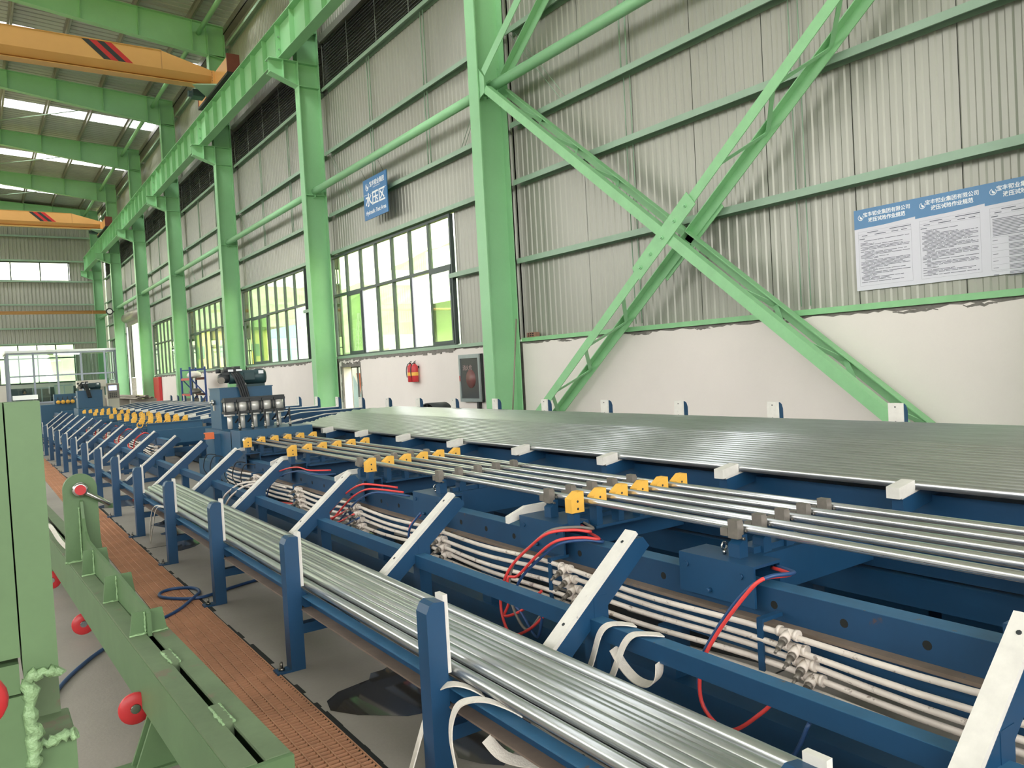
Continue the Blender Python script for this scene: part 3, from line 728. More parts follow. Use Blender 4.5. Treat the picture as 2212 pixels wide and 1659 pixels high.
q = MB(); q.box(-0.03, 0.005, -0.026, 0.026, 0.085, 0.165); q.box(-0.028, 0.0, 0.03, 0.07, 0.09, 0.125); q.box(0.005, 0.012, -0.024, 0.024, 0.1, 0.155); m_cjaw = q.mesh('clamp_jaw')
q = MB(); q.cyl((0.012, -0.03, 0.085), (0.012, -0.04, 0.085), 0.007, 8); q.cyl((0.03, -0.03, 0.115), (0.03, -0.038, 0.115), 0.006, 8); m_cb = q.mesh('clamp_bolt')
# saddle head over the rail: inverted channel, open ends
q = MB(); q.box(-0.03, -0.018, -0.205, 0.205, 0.592, 0.765); q.box(-0.018, 0.15, -0.205, 0.205, 0.753, 0.765); q.box(0.138, 0.15, -0.205, 0.205, 0.60, 0.753); m_head = q.mesh('saddle_head')
q = MB()
for y in (0.16, -0.14): q.cyl((-0.03, y, 0.715), (-0.038, y, 0.715), 0.013, 6)
q.cyl((-0.03, 0.03, 0.625), (-0.055, 0.03, 0.625), 0.010, 8); m_hb = q.mesh('head_bolt')
q = MB(); q.tube([(0.06 + 0.016 * math.cos(t * math.pi / 6), 0.02, 0.800 + 0.018 * math.sin(t * math.pi / 6)) for t in range(13)], 0.0045, 6); q.cyl((0.06, 0.02, 0.765), (0.06, 0.02, 0.785), 0.008, 8); m_eye = q.mesh('eye_bolt')
q = MB(); q.prism([(-0.08, 0.715), (-0.08, 0.755), (0.05, 0.80), (0.2, 0.80), (0.2, 0.74), (0.05, 0.74)], 'y', -0.016, 0.016); m_kick = q.mesh('kicker_lever')
def crossbeam(y, kind, par=None):
    cb = MB(); cb.box(0.15, 1.02, -0.10, 0.10, 0.752, 0.762); cb.box(0.15, 1.02, -0.10, -0.09, 0.585, 0.752); cb.box(0.15, 1.02, 0.09, 0.10, 0.585, 0.752)
    c = cb.build('cross_beam', BLUE, bench, bo(2.6, y, 0))
    m = MB(); m.box(0.15, 1.02, -0.065, -0.02, 0.762, 0.79); m.build('beam_rib', BLUE, c)
    link('saddle_head', m_head, BLUE, c); link('head_bolt', m_hb, BLUE, c); link('eye_bolt', m_eye, CHROME, c)
    if 'B' in kind:
        for k, x in enumerate(BX):
            z = 0.88
            b = link('guide_block', m_blk1 if k == 0 else m_blk, YELLOW, c, (x - 2.6, -0.245 if kind == 'B' else -0.12, z)); b2 = link('block_bolt', m_bh1 if k == 0 else m_bh, BLACK, c, (x - 2.6, -0.245 if kind == 'B' else -0.12, z))
            s = MB(); s.box(x - 2.6 - 0.02, x - 2.6 + 0.02, -0.26, -0.2, 0.735, z - 0.02) if kind == 'B' else s.box(x - 2.6 - 0.02, x - 2.6 + 0.02, -0.14, -0.10, 0.735, z - 0.02); s.build('block_stem', BLUE, c)
        link('kicker_lever', m_kick, NYLON, c, (0, 0.26, 0.0))
        m = MB(); m.box(0.15, 0.95, -0.27, -0.1, 0.722, 0.737); m.build('block_shelf', BLUE, c)
    for k, x in enumerate(PXW):
        yo = -0.05 if kind == 'C' else 0.02
        link('clamp_post', m_cpost, BLUE, c, (x - 2.6 - 0.055, yo, 0.762)); link('clamp_jaw', m_cjaw, CLAMP, c, (x - 2.6 - 0.04, yo, 0.762)); link('clamp_bolt', m_cb, BRASS, c, (x - 2.6 - 0.055, yo, 0.762))
    return c
for y, kd in ((-0.35, 'B'), (0.95, 'C'), (2.30, 'C'), (3.555, 'B'), (4.90, 'C'), (6.20, 'B'), (7.98, 'BC'), (9.55, 'BC')): crossbeam(y, kd)
# far bench cross beams with crowded yellow blocks and ring rollers
q = MB(); q.tube([(0.05 * math.cos(t * math.pi / 8), 0, 0.05 * math.sin(t * math.pi / 8)) for t in range(17)], 0.010, 6); m_ring = q.mesh('guide_ring')
bench = bench1
m = MB(); m.box(0.1, 1.1, -0.05, 0.0, 0.62, 0.86); m.build('cross_beam', MACH, bench, bo(2.6, 16.4, 0)); m = MB(); m.box(0.08, 1.12, -0.07, 0.05, 0.86, 0.875); m.build('beam_cap', MACH, bench, bo(2.6, 16.4, 0))
for y in (16.6, 17.5, 18.4, 19.4, 20.6):
    m = MB(); m.box(0.05, 1.05, -0.08, 0.08, 0.70, 0.78); c = m.build('cross_beam', MACH, bench, bo(2.6, y, 0))
    for k, x in enumerate(BX):
        link('guide_block', m_blk1, YELLOW, c, (x - 2.6, -0.09, 0.92))
        s = MB(); s.box(x - 2.62, x - 2.58, -0.1, -0.06, 0.75, 0.89); s.build('block_stem', MACH, c)
        if y < 17: link('guide_ring', m_ring, YELLOW, c, (x - 2.6 - 0.04, -0.15, 0.86))
for y in (26.1, 23.6, 33.5):
    m = MB(); m.box(0.05, 1.05, -0.1, 0.1, 0.70, 0.80); c = m.build('cross_beam', MACH, bench, bo(2.6, y, 0))
    if y < 30:
        for k, x in enumerate(BX):
            link('guide_block', m_blk1, YELLOW, c, (x - 2.6, -0.12, 0.92)); s = MB(); s.box(x - 2.62, x - 2.58, -0.13, -0.09, 0.77, 0.89); s.build('block_stem', MACH, c)
# side cover plates under the far bench
m = MB(); m.box(0.02, 1.08, 12.4, 12.45, 0.55, 0.80); m.build('end_plate', MACH, bench)

# pipes under test
q = MB(); q.pipe((0, -6, 0), (0, 6, 0), 0.019, 0.016, 18); m_wp = q.mesh('steel_pipe')
for k, x in enumerate(PXW):
    o = link('steel_pipe', m_wp, GALV, None, (x, 3.75, 0.882))
    tag(o, 'long galvanised pipe clamped on the test bench, %s from the cradle rack' % ORD[k], 'pipe', 'pipes on the test bench')

# ---- hydraulic test head
CYLW = mat('bright_cylinder', (214, 212, 206), 0.35, 0.3, var=0.06)
def head_unit(y0, label, full=True):
    h = empty('hydraulic_test_head', (2.7, y0, 0), label, 'machine')
    def hb(nm, x0, x1, ya, yb, za, zb, mt, par=None):
        m = MB(); m.box(x0 - 2.7, x1 - 2.7, ya, yb, za, zb); return m.build(nm, mt, par or h)
    hb('base_frame', 2.56, 3.66, -0.85, 0.65, 0.05, 0.55, MACH); b = hb('machine_body', 2.66, 3.62, -0.75, 0.6, 0.55, 0.97, MACH)
    t = hb('oil_tank', 2.74, 3.45, 0.0, 0.56, 0.97, 1.515, MACH); hb('tank_lid', 2.73, 3.46, -0.01, 0.57, 1.515, 1.527, MACH, t)
    m = MB(); m.cyl((0.03, 0.3, 1.33), (0.0, 0.3, 1.33), 0.04, 14); m.cyl((0.0, 0.3, 1.33), (-0.03, 0.3, 1.33), 0.02, 10); m.box(0.02, 0.04, 0.26, 0.34, 1.22, 1.3); m.build('level_gauge', CHROME, t)
    # motor with ribs, fan cover and feet
    m = MB(); m.lathe([(0.001, 0.36), (0.098, 0.36), (0.102, 0.40), (0.102, 0.60), (0.108, 0.605), (0.108, 0.70), (0.095, 0.735), (0.001, 0.74)], (0, 0.26, 1.66), 'x', 28); mo = m.build('motor', MOTOR, h)
    m = MB(); m.box(0.42, 0.56, 0.14, 0.165, 1.62, 1.72); m.build('terminal_box', MOTOR, mo)
    m = MB(); m.box(0.62, 0.69, 0.148, 0.151, 1.70, 1.745); m.build('name_plate', WHITE, mo)
    m = MB(); m.box(0.36, 0.7, 0.15, 0.38, 1.527, 1.56); m.build('motor_foot', MOTOR, mo)
    m = MB(); m.lathe([(0.001, 0.24), (0.085, 0.24), (0.085, 0.36), (0.001, 0.36)], (0, 0.26, 1.66), 'x', 20); m.build('coupling_housing', MOTOR, h)
    m = MB(); m.lathe([(0.001, 0.10), (0.05, 0.10), (0.07, 0.14), (0.07, 0.22), (0.05, 0.24), (0.001, 0.24)], (0, 0.26, 1.66), 'x', 16); m.build('pump', BLACK, h)
    m = MB(); m.box(0.16, 0.40, 0.20, 0.32, 1.74, 1.78); m.box(0.14, 0.24, 0.2, 0.3, 1.70, 1.75); m.cyl((0.12, 0.22, 1.76), (0.06, 0.22, 1.76), 0.03, 12); m.box(0.30, 0.38, 0.18, 0.34, 1.78, 1.815); m.box(0.19, 0.26, 0.18, 0.34, 1.78, 1.81); m.build('valve_block', BLACK, h)
    m = MB(); m.cyl((0.10, 0.14, 1.63), (0.10, 0.10, 1.63), 0.045, 16); m.build('pressure_gauge', CLAMP, h)
    m = MB(); m.box(0.21, 0.28, 0.165, 0.17, 1.745, 1.775); m.box(0.32, 0.40, 0.165, 0.17, 1.75, 1.775); m.build('valve_label', WHITE, h)
    for i in range(4):
        m = MB(); x = 0.24 + 0.03 * i; m.tube([(x, 0.1, 1.72), (x + 0.01, -0.02, 1.66), (x + 0.05, -0.06, 1.5), (x + 0.07, -0.10, 1.36), (x + 0.08, -0.2, 1.30)], 0.016, 8); m.build('oil_hose', RUBBER, h)
    m = MB(); m.cyl((0.38, 0.08, 1.56), (0.38, 0.04, 1.56), 0.03, 14); m.build('filler_cap', CHROME, h)
    if full:
        f = hb('front_block', 2.66, 3.58, -1.15, -0.72, 0.70, 1.0, MACH)
        for k, x in enumerate(PXW):
            xx = x - 2.7 + 0.0
            m = MB(); m.cyl((xx, -0.55, 1.225), (xx, -0.55, 1.345), 0.068, 20); c = m.build('cylinder', CYLW, h)
            m = MB(); m.box(xx - 0.075, xx + 0.075, -0.63, -0.47, 1.345, 1.375); m.box(xx - 0.075, xx + 0.075, -0.63, -0.47, 1.195, 1.225); m.build('cylinder_plate', BLACK, c)
            m = MB()
            for a, b_ in ((-1, -1), (1, -1), (1, 1), (-1, 1)): m.cyl((xx + a * 0.062, -0.55 + b_ * 0.065, 1.2), (xx + a * 0.062, -0.55 + b_ * 0.065, 1.38), 0.008, 6)
            m.build('tie_bolt', BLACK, c)
            m = MB(); m.cyl((xx, -0.55, 1.0), (xx, -0.55, 1.195), 0.032, 14); m.cyl((xx, -0.55, 1.165), (xx, -0.55, 1.19), 0.07, 16); m.build('piston_rod', CYLW, c)
            m = MB(); m.cyl((xx, -1.0, 1.0), (xx, -1.0, 1.09), 0.014, 8); m.cyl((xx, -1.0, 1.02), (xx, -1.0, 1.04), 0.022, 8); m.build('supply_fitting', BRASS, c)
            m = MB(); m.tube([(xx, -1.0, 1.08), (xx + 0.01, -0.96, 1.16), (xx + 0.05, -0.85, 1.22), (xx + 0.08, -0.7, 1.15), (xx + 0.05, -0.62, 1.08)], 0.012, 6); m.build('supply_hose', RUBBER, c)
            m = MB(); m.lathe([(0.001, -1.36), (0.03, -1.35), (0.05, -1.31), (0.055, -1.26), (0.045, -1.21), (0.035, -1.15), (0.001, -1.15)], (xx, 0, 0.882), 'y', 16); m.build('seal_nozzle', CHROME, c)
        m = MB(); m.box(-0.06, 0.72, -0.6, -0.5, 1.375, 1.40); m.build('cylinder_rail', BLACK, h)
        m = MB(); m.box(-0.23, -0.12, -0.22, -0.12, 0.87, 0.955); cbx = m.build('control_box', mat('orange_plastic', (224, 112, 62), 0.45), h)
        m = MB(); m.box(-0.235, -0.232, -0.2, -0.14, 0.885, 0.94); m.build('control_face', BLACK, cbx)
        m = MB(); m.box(-0.12, -0.04, -0.2, -0.14, 0.55, 0.93); m.build('control_post', MACH, h)
    return h
head_unit(11.0, 'blue hydraulic test head with oil tank, dark motor and five upright cylinders', True)
head_unit(28.6, 'plain blue hydraulic head with a tank, second along the bench', False)
h3 = empty('bench_end_head', (2.7, 37.0, 0), 'low blue end head with four yellow fittings by the glass office', 'machine')
m = MB(); m.box(0.0, 0.78, 0, 0.5, 0.9, 1.40); m.build('head_box', MACH, h3); m = MB(); m.box(-0.5, 0.95, -0.1, 0.6, 0.0, 1.0); m.build('head_base', MACH, h3)
for k in range(4):
    m = MB(); m.lathe([(0.001, -0.3), (0.06, -0.29), (0.08, -0.2), (0.06, -0.1), (0.05, 0.0)], (0.12 + 0.17 * k, 0, 1.08), 'y', 14); m.build('end_fitting', YELLOW, h3)
    m = MB(); m.add([(0.1 + 0.17 * k, -0.02, 1.2), (0.14 + 0.17 * k, -0.02, 1.2), (0.14 + 0.17 * k, -0.02, 1.33)], [(0, 1, 2)]); m.box(0.115 + 0.17 * k, 0.135 + 0.17 * k, -0.04, 0.0, 1.13, 1.25); m.build('bleed_valve', BLACK, h3)

# ================================================================ white air pipes
PZ = [0.568, 0.520, 0.474, 0.427, 0.380]
CLY = [2.0 + 1.36 * k for k in range(-1, 6)] + [14.5 + 1.5 * k for k in range(7)]
m_tee = MB(); m_tee.cyl((0, -0.04, 0), (0, 0.04, 0), 0.019, 12); m_tee.cyl((0, -0.045, 0), (0, -0.03, 0), 0.022, 12); m_tee.cyl((0, 0.03, 0), (0, 0.045, 0), 0.022, 12); m_tee.cyl((0, 0, 0), (-0.045, -0.012, -0.012), 0.019, 12); m_tee = m_tee.mesh('tee_fitting')
q = MB(); q.cyl((-0.045, -0.012, -0.012), (-0.062, -0.016, -0.017), 0.016, 8); q.cyl((-0.062, -0.016, -0.017), (-0.10, -0.026, -0.027), 0.011, 8); q.cyl((-0.10, -0.026, -0.027), (-0.125, -0.032, -0.034), 0.006, 8); m_nip = q.mesh('quick_coupler')
r = random.Random(21)
for i, z in enumerate(PZ):
    a = empty('air_pipe', (2.49, 2.0, z), 'grimy white plastic air pipe on the bench side, %s from the top' % ORD[i], 'pipe', 'air pipes along the bench')
    for (y0, y1) in ((-1.5, 10.0), (14.3, 24.0)):
        pts = []; y = y0
        while y <= y1:
            ph = (y - 2.0) / 1.36
            sag = -0.018 * math.sin(math.pi * (ph % 1.0)) ** 2 + 0.006 * math.sin(y * 2.3 + i)
            pts.append((0.008 * math.sin(y * 1.7 + i * 2), y - 2.0, sag)); y += 0.17
        m = MB(); m.tube(pts, 0.0125, 8); m.build('pipe_run', PPR, a)
    for k, cy in enumerate(CLY):
        if i == 4 and k % 2: continue
        t = link('tee_fitting', m_tee, PPR, a, (0, cy - 2.0 - 0.12 - 0.035 * (i % 3) - (0.1 if i > 2 else 0), 0)); link('quick_coupler', m_nip, BRASS if (i + k) % 2 else CLAMP, t)
for k, cy in enumerate(CLY):
    m = MB(); m.box(2.474 - 2.6, 2.482 - 2.6, cy - 2.7 - 0.014, cy - 2.7 + 0.014, 0.335, 0.6); m.box(2.482 - 2.6, 0.0, cy - 2.7 - 0.014, cy - 2.7 + 0.014, 0.585, 0.6); m.build('pipe_clip', BLUE, bench0 if cy < 12 else bench1)

# ---- red, blue and grey air hoses
def smooth(pts, n=6):
    P = [Vector(p) for p in pts]; out = []
    for i in range(len(P) - 1):
        p0, p1, p2, p3 = P[max(i - 1, 0)], P[i], P[i + 1], P[min(i + 2, len(P) - 1)]
        for k in range(n):
            t = k / n; out.append(0.5 * ((2 * p1) + (-p0 + p2) * t + (2 * p0 - 5 * p1 + 4 * p2 - p3) * t * t + (-p0 + 3 * p1 - 3 * p2 + p3) * t ** 3))
    out.append(P[-1]); return out
def hose(pts, mt, label, r=0.008, grp='air hoses on the bench', nm='air_hose'):
    m = MB(); m.tube(smooth(pts), r, 8); return tag(m.build(nm, mt), label, 'hose', grp)
H2 = [(2.70, 3.36, 0.74), (2.62, 3.18, 0.745), (2.54, 3.22, 0.76), (2.42, 3.28, 0.755), (2.40, 3.43, 0.66), (2.38, 3.60, 0.52), (2.36, 3.67, 0.38), (2.35, 3.66, 0.25), (2.34, 3.56, 0.17), (2.36, 3.40, 0.24), (2.39, 3.27, 0.36)]
hose(H2, HRED, 'red air hose looping down from the second bench head, outer one')
hose([(x + 0.015, y - 0.05 if i < 8 else y + 0.08, z - 0.035 if i < 6 else z + 0.08) for i, (x, y, z) in enumerate(H2)], HRED, 'shorter red air hose inside the red loop at the second bench head')
hose([(x + 0.03, y - 0.06, z - 0.05) for x, y, z in H2[:7]] + [(2.37, 3.5, 0.3), (2.37, 3.36, 0.2), (2.38, 3.3, 0.4)], HBLUE, 'dark blue air hose behind the red loops at the second bench head')
hose([(x + 0.02, y + 0.0, z + 0.012) for x, y, z in H2[:6]] + [(2.37, 3.6, 0.36), (2.36, 3.45, 0.22), (2.39, 3.34, 0.32)], HGREY, 'grey air hose beside the red loops at the second bench head')
H1 = [(2.72, 2.12, 0.73), (2.64, 1.98, 0.75), (2.55, 1.92, 0.77), (2.44, 1.95, 0.77), (2.41, 2.02, 0.69), (2.38, 2.14, 0.52), (2.35, 2.20, 0.38), (2.34, 2.19, 0.23), (2.35, 2.07, 0.17), (2.38, 1.93, 0.28), (2.40, 1.86, 0.37)]
hose(H1, HRED, 'red air hose arching from the nearest bench head over the rear beam')
hose([(x + 0.012, y + 0.015 if i > 3 else y - 0.01, z + 0.006) for i, (x, y, z) in enumerate(H1[:8])] + [(2.34, 2.02, 0.12), (2.36, 1.82, 0.14), (2.40, 1.74, 0.3)], HBLUE, 'blue air hose twisted with the red one at the nearest bench head')
H4 = [(2.62, 5.45, 0.75), (2.48, 5.55, 0.78), (2.42, 5.68, 0.776), (2.42, 5.94, 0.696), (2.42, 6.16, 0.59), (2.42, 6.41, 0.453), (2.42, 6.52, 0.40), (2.42, 6.30, 0.44), (2.42, 5.96, 0.55)]
for j, (dz, mt, nm) in enumerate(((0, HRED, 'red'), (-0.03, HRED, 'second red'), (-0.05, HBLUE, 'blue'))):
    hose([(x + 0.01 * j, y - 0.08 * j, z + dz) for x, y, z in H4], mt, nm + ' air hose looping beside the yellow-row head above the third rack arm')
H5 = [(2.60, 6.75, 0.78), (2.44, 6.85, 0.79), (2.42, 7.10, 0.80), (2.42, 7.46, 0.755), (2.42, 7.86, 0.665), (2.42, 8.13, 0.54), (2.42, 8.21, 0.43), (2.42, 8.03, 0.39), (2.42, 7.67, 0.41), (2.42, 7.3, 0.44)]
for j, (dz, mt, nm) in enumerate(((0, HRED, 'thin red'), (-0.03, HBLUE, 'thin blue'))):
    hose([(x + 0.01 * j, y - 0.08 * j, z + dz) for x, y, z in H5], mt, nm + ' air hose looping beside the head left of the large white loop', 0.007)
hose([(2.44, 4.75, 0.66), (2.40, 4.83, 0.58), (2.40, 4.86, 0.48), (2.40, 4.80, 0.38), (2.42, 4.7, 0.34)], HRED, 'short red air hose behind the second rack arm')
hose([(2.43, 4.72, 0.68), (2.38, 4.80, 0.57), (2.385, 4.83, 0.46), (2.39, 4.77, 0.36)], HBLUE, 'short blue air hose behind the second rack arm')
r = random.Random(8)
for j in range(14):
    y = 15.2 + 0.62 * j
    hose([(2.62, y, 0.72), (2.52, y - 0.1, 0.74), (2.42, y + 0.15, 0.62), (2.40, y + 0.25, 0.46), (2.44, y + 0.05, 0.4)], HRED if j % 3 else HBLUE, 'thin coiled air hose among the far bench heads', 0.012, 'hoses on the far bench')
for j in range(6):
    y = 9.0 + 0.35 * j
    hose([(2.58, y, 0.66), (2.48, y + 0.08, 0.66), (2.44, y + 0.12, 0.5), (2.46, y - 0.02, 0.4)], RUBBER, 'thin black air hose below the hydraulic test head', 0.006, 'black hoses below the test head')

# ================================================================ feed rack with the wide layer of pipes
FY = [3.35 + 1.135 * n for n in range(-3, 25)]
feed = empty('feed_rack', (3.9, 3.35, 0), 'wide blue skid rack with white topped beams and upright end posts by the wall', 'rack')
q = MB(); q.prism([(-0.04, 0.845), (0.85, 0.978), (2.04, 0.978), (2.04, 0.89), (0.87, 0.89), (-0.04, 0.76)], 'y', -0.03, 0.03); m_sk = q.mesh('skid_beam')
q = MB(); q.prism([(-0.04, 0.857), (0.85, 0.99), (1.98, 0.99), (1.98, 0.978), (0.85, 0.978), (-0.04, 0.845)], 'y', -0.025, 0.025); m_skp = q.mesh('skid_pad')
q = MB(); q.prism([(-0.08, 0.852), (-0.08, 0.91), (0.07, 0.932), (0.07, 0.874)], 'y', -0.035, 0.035); m_end = q.mesh('end_block')
q = MB(); q.prism([(1.98, 0.89), (2.04, 0.89), (2.04, 1.11), (2.025, 1.15), (2.0, 1.168), (1.98, 1.17)], 'y', -0.055, 0.055); m_up = q.mesh('end_post')
q = MB(); q.box(1.962, 1.98, -0.058, 0.058, 0.985, 1.175); m_upp = q.mesh('end_post_pad')
q = MB()
for z in (1.03, 1.145): q.cyl((1.9615, 0, z), (1.959, 0, z), 0.006, 8)
m_ups = q.mesh('pad_screw')
q = MB(); q.box(0.28, 0.36, -0.035, 0.035, 0, 0.83); m_leg = q.mesh('leg')
q = MB(); q.box(1.66, 1.74, -0.035, 0.035, 0, 0.9); m_leg2 = q.mesh('leg')
for n, y in enumerate(FY):
    l = (0, y - 3.35, 0)
    s = link('skid_beam', m_sk, BLUE, feed, l); link('skid_pad', m_skp, NYLON, s); link('end_block', m_end, NYLON, s)
    u = link('end_post', m_up, BLUE, feed, l); link('end_post_pad', m_upp, NYLON, u); link('pad_screw', m_ups, BLACK, u)
    link('leg', m_leg, BLUE, feed, l); link('leg', m_leg2, BLUE, feed, l)
for (x0, x1, z0, z1) in ((0.24, 0.40, 0.72, 0.83), (1.62, 1.78, 0.76, 0.89), (0.28, 0.36, 0.12, 0.2), (1.66, 1.74, 0.12, 0.2)):
    m = MB(); m.box(x0, x1, FY[0] - 3.35, FY[-1] - 3.35, z0, z1); m.build('long_beam', BLUE, feed)
def skz(x): return 0.857 + (x - 3.86) / 0.89 * 0.133 if x < 4.75 else 0.99
r = random.Random(12); x = 4.0; n = 0
while x < 5.84:
    o = link('steel_pipe', m_pipe, GALV if n % 2 else GALV2, None, (x, 5.45 + r.uniform(-0.10, 0.10) + (0.5 if x > 5 else 0.25 * (x - 4)), skz(x) + 0.0245))
    tag(o, 'galvanised pipe in the wide shiny layer on the feed rack by the wall', 'pipe', 'pipes in the wide feed layer'); n += 1; x += 0.0488 if x < 4.75 else 0.0485
# dull pipes farther along
for i in range(10):
    q = MB(); q.pipe((0, -5, 0), (0, 5, 0), 0.04, 0.035, 10) if i == 0 else None
    if i == 0: mdull = q.mesh('steel_pipe')
    o = link('steel_pipe', mdull, mat('dull_bar', (158, 150, 138), 0.6, 0.3, var=0.12), None, (5.2 + 0.115 * (i % 6) + (0.05 if i > 5 else 0), 38.0 + 0.35 * (i % 4), 1.08 + (0.07 if i > 5 else 0)))
    tag(o, 'dull grey bar lying on the far stand near the roller door', 'bar', 'dull bars near the roller door')
m = MB()
st = empty('bar_stand', (5.5, 38, 0), 'low pale stand under the dull grey bars', 'stand')
for y in (-4, 0, 4): m = MB(); m.box(-0.45, 0.5, y - 0.1, y + 0.1, 0, 1.035); m.build('stand_block', CONC, st)
# ================================================================ CRANES
def crane(y, label, zt=11.2):
    c = empty('bridge_crane', (0, y, 0), label, 'crane')
    secs = [(-16.3, zt), (5.05, zt), (6.45, zt - 0.36)]; m = MB(); vs = []
    for x, t in secs: vs += [(x, -0.27, t), (x, 0.27, t), (x, 0.27, 10.68), (x, 0.09, 10.50), (x, -0.09, 10.50), (x, -0.27, 10.68)]
    fs = [(i * 6 + a, i * 6 + (a + 1) % 6, i * 6 + 6 + (a + 1) % 6, i * 6 + 6 + a) for i in range(2) for a in range(6)] + [(5, 4, 3, 2, 1, 0), (12, 13, 14, 15, 16, 17)]
    m.add(vs, fs); g = m.build('girder', ORANGE, c)
    m = MB(); m.box(-16.3, 6.35, -0.17, 0.17, 10.42, 10.44); m.box(-16.3, 6.35, -0.006, 0.006, 10.44, 10.5); m.build('bottom_flange', ORANGE, g)
    m = MB(); m.box(-16.3, 5.05, -0.285, 0.285, zt, zt + 0.012); m.build('top_flange', ORANGE, g)
    m = MB(); m.box(5.04, 5.06, -0.274, -0.27, 10.68, zt); m.build('panel_seam', ORANGE_D, g)
    for i, mt in enumerate((BLACK, RED, BLACK, RED)):
        x0 = 3.02 + 0.186 * i; x1 = x0 + 0.186; d = 0.53
        m = MB(); m.add([(x0, -0.2745, zt - 0.02), (x1, -0.2745, zt - 0.02), (x1 + d, -0.2745, 10.70), (x0 + d, -0.2745, 10.70), (x0, -0.271, zt - 0.02), (x1, -0.271, zt - 0.02), (x1 + d, -0.271, 10.70), (x0 + d, -0.271, 10.70)],
                        [(0, 3, 2, 1), (4, 5, 6, 7), (0, 1, 5, 4), (2, 3, 7, 6), (1, 2, 6, 5), (3, 0, 4, 7)]); m.build('stripe', mt, g)
    e = MB(); e.box(6.50, 6.82, -1.7, 1.7, 10.34, 10.78); e = e.build('end_carriage', ORANGE, c)
    m = MB(); m.box(6.48, 6.84, -1.74, -1.7, 10.32, 10.86); m.box(6.48, 6.84, 1.7, 1.74, 10.32, 10.86); m.build('carriage_end_plate', mat('carriage_red', (132, 70, 64), 0.5), e)
    m = MB(); m.box(6.47, 6.85, -1.75, 1.75, 10.27, 10.34); m.build('carriage_shoe', BLACK, e)
    for yy in (-1.35, 1.35):
        m = MB(); m.cyl((6.60, yy, 10.38), (6.72, yy, 10.38), 0.135, 20); m.build('wheel', BLACK, e)
    m = MB()
    for z in (10.52, 10.6, 10.68, 10.76): m.box(6.43, 6.50, -0.35, -0.28, z, z + 0.03)
    m.build('bolt_row', BLACK, c)
    m = MB(); m.box(6.43, 6.5, -0.36, 0.36, 10.42, 10.82); m.build('joint_plate', ORANGE, c)
    m = MB(); m.box(6.05, 6.4, 0.5, 0.9, 10.3, 10.5); m.cyl((5.95, 0.7, 10.4), (6.4, 0.7, 10.4), 0.09, 14); m.build('drive_motor', MOTOR, c)
    m = MB(); m.add([(5.9, -0.1, 10.44), (6.48, -0.6, 10.36), (6.48, 0.6, 10.36), (5.9, -0.1, 10.40), (6.48, -0.6, 10.32), (6.48, 0.6, 10.32)], [(0, 1, 2), (5, 4, 3), (0, 3, 4, 1), (1, 4, 5, 2), (2, 5, 3, 0)]); m.build('gusset_plate', GIRT, c)
    return c
crane(24.6, 'yellow-orange bridge crane girder with black and red stripes, the nearer one')
crane(49.6, 'smaller looking striped bridge crane girder far down the hall')
m = MB(); m.cyl((-16, 50.9, 5.9), (6.6, 50.9, 5.9), 0.10, 16); m.cyl((5.9, 50.9, 5.9), (5.95, 50.9, 5.9), 0.107, 16)
tag(m.build('orange_duct_pipe', ORANGE_D), 'brown-orange pipe crossing the far hall at door height', 'pipe')
fl = empty('flood_lamp', (6.75, 50.6, 5.9), 'small white flood lamp at the end of the orange pipe', 'lamp')
m = MB(); m.cyl((0, 0, 0.0), (0, -0.12, 0), 0.16, 14, 0.2); m.build('lamp_housing', BLACK, fl); m = MB(); m.cyl((0, -0.121, 0), (0, -0.125, 0), 0.13, 14); m.build('lamp_lens', WHITE, fl)
m = MB(); m.box(-0.02, 0.27, 0.0, 0.3, -0.03, 0.03); m.build('lamp_arm', BLACK, fl)

# ================================================================ SIGNS AND POSTERS
def text_mesh(s, size, name, bold=0.0):
    cu = bpy.data.curves.new(name, 'FONT'); cu.body = s; cu.size = size; cu.align_x = 'CENTER'; cu.align_y = 'CENTER'; cu.extrude = 0.0008; cu.offset = bold; cu.resolution_u = 3
    o = bpy.data.objects.new(name, cu); COL.objects.link(o); bpy.context.view_layer.update()
    me = bpy.data.meshes.new_from_object(o.evaluated_get(bpy.context.evaluated_depsgraph_get())); me.name = name
    COL.objects.unlink(o); bpy.data.objects.remove(o)
    return me
WALL_ROT = Matrix(((0, 0, -1), (-1, 0, 0), (0, 1, 0))).to_euler()
def wtext(s, size, x, y, z, mt, par, name='lettering', bold=0.0, sx=1.0):
    o = link(name, text_mesh(s, size, name, bold), mt, par, Vector((x, y, z)) - par.location); o.rotation_euler = WALL_ROT; o.scale = (sx, 1, 1)
    return o
sg = empty('area_sign', (7.42, 15.69, 4.98), 'blue hanging sign with white Chinese characters and Hydraulic Test Area', 'sign')
m = MB(); m.box(0, 0.02, -0.59, 0.59, 0, 0.88); m.build('sign_board', SIGNB, sg)
wtext('水压区', 0.31, 7.418, 15.69, 5.38, WHITE, sg, bold=0.006, sx=1.08)
wtext('Hydraulic Test Area', 0.125, 7.418, 15.69, 5.12, WHITE, sg, bold=0.002)
wtext('宝丰钢业集团', 0.125, 7.418, 15.58, 5.71, WHITE, sg, bold=0.002)
wtext('BAOFENG STEEL GROUP', 0.032, 7.418, 15.60, 5.63, WHITE, sg)
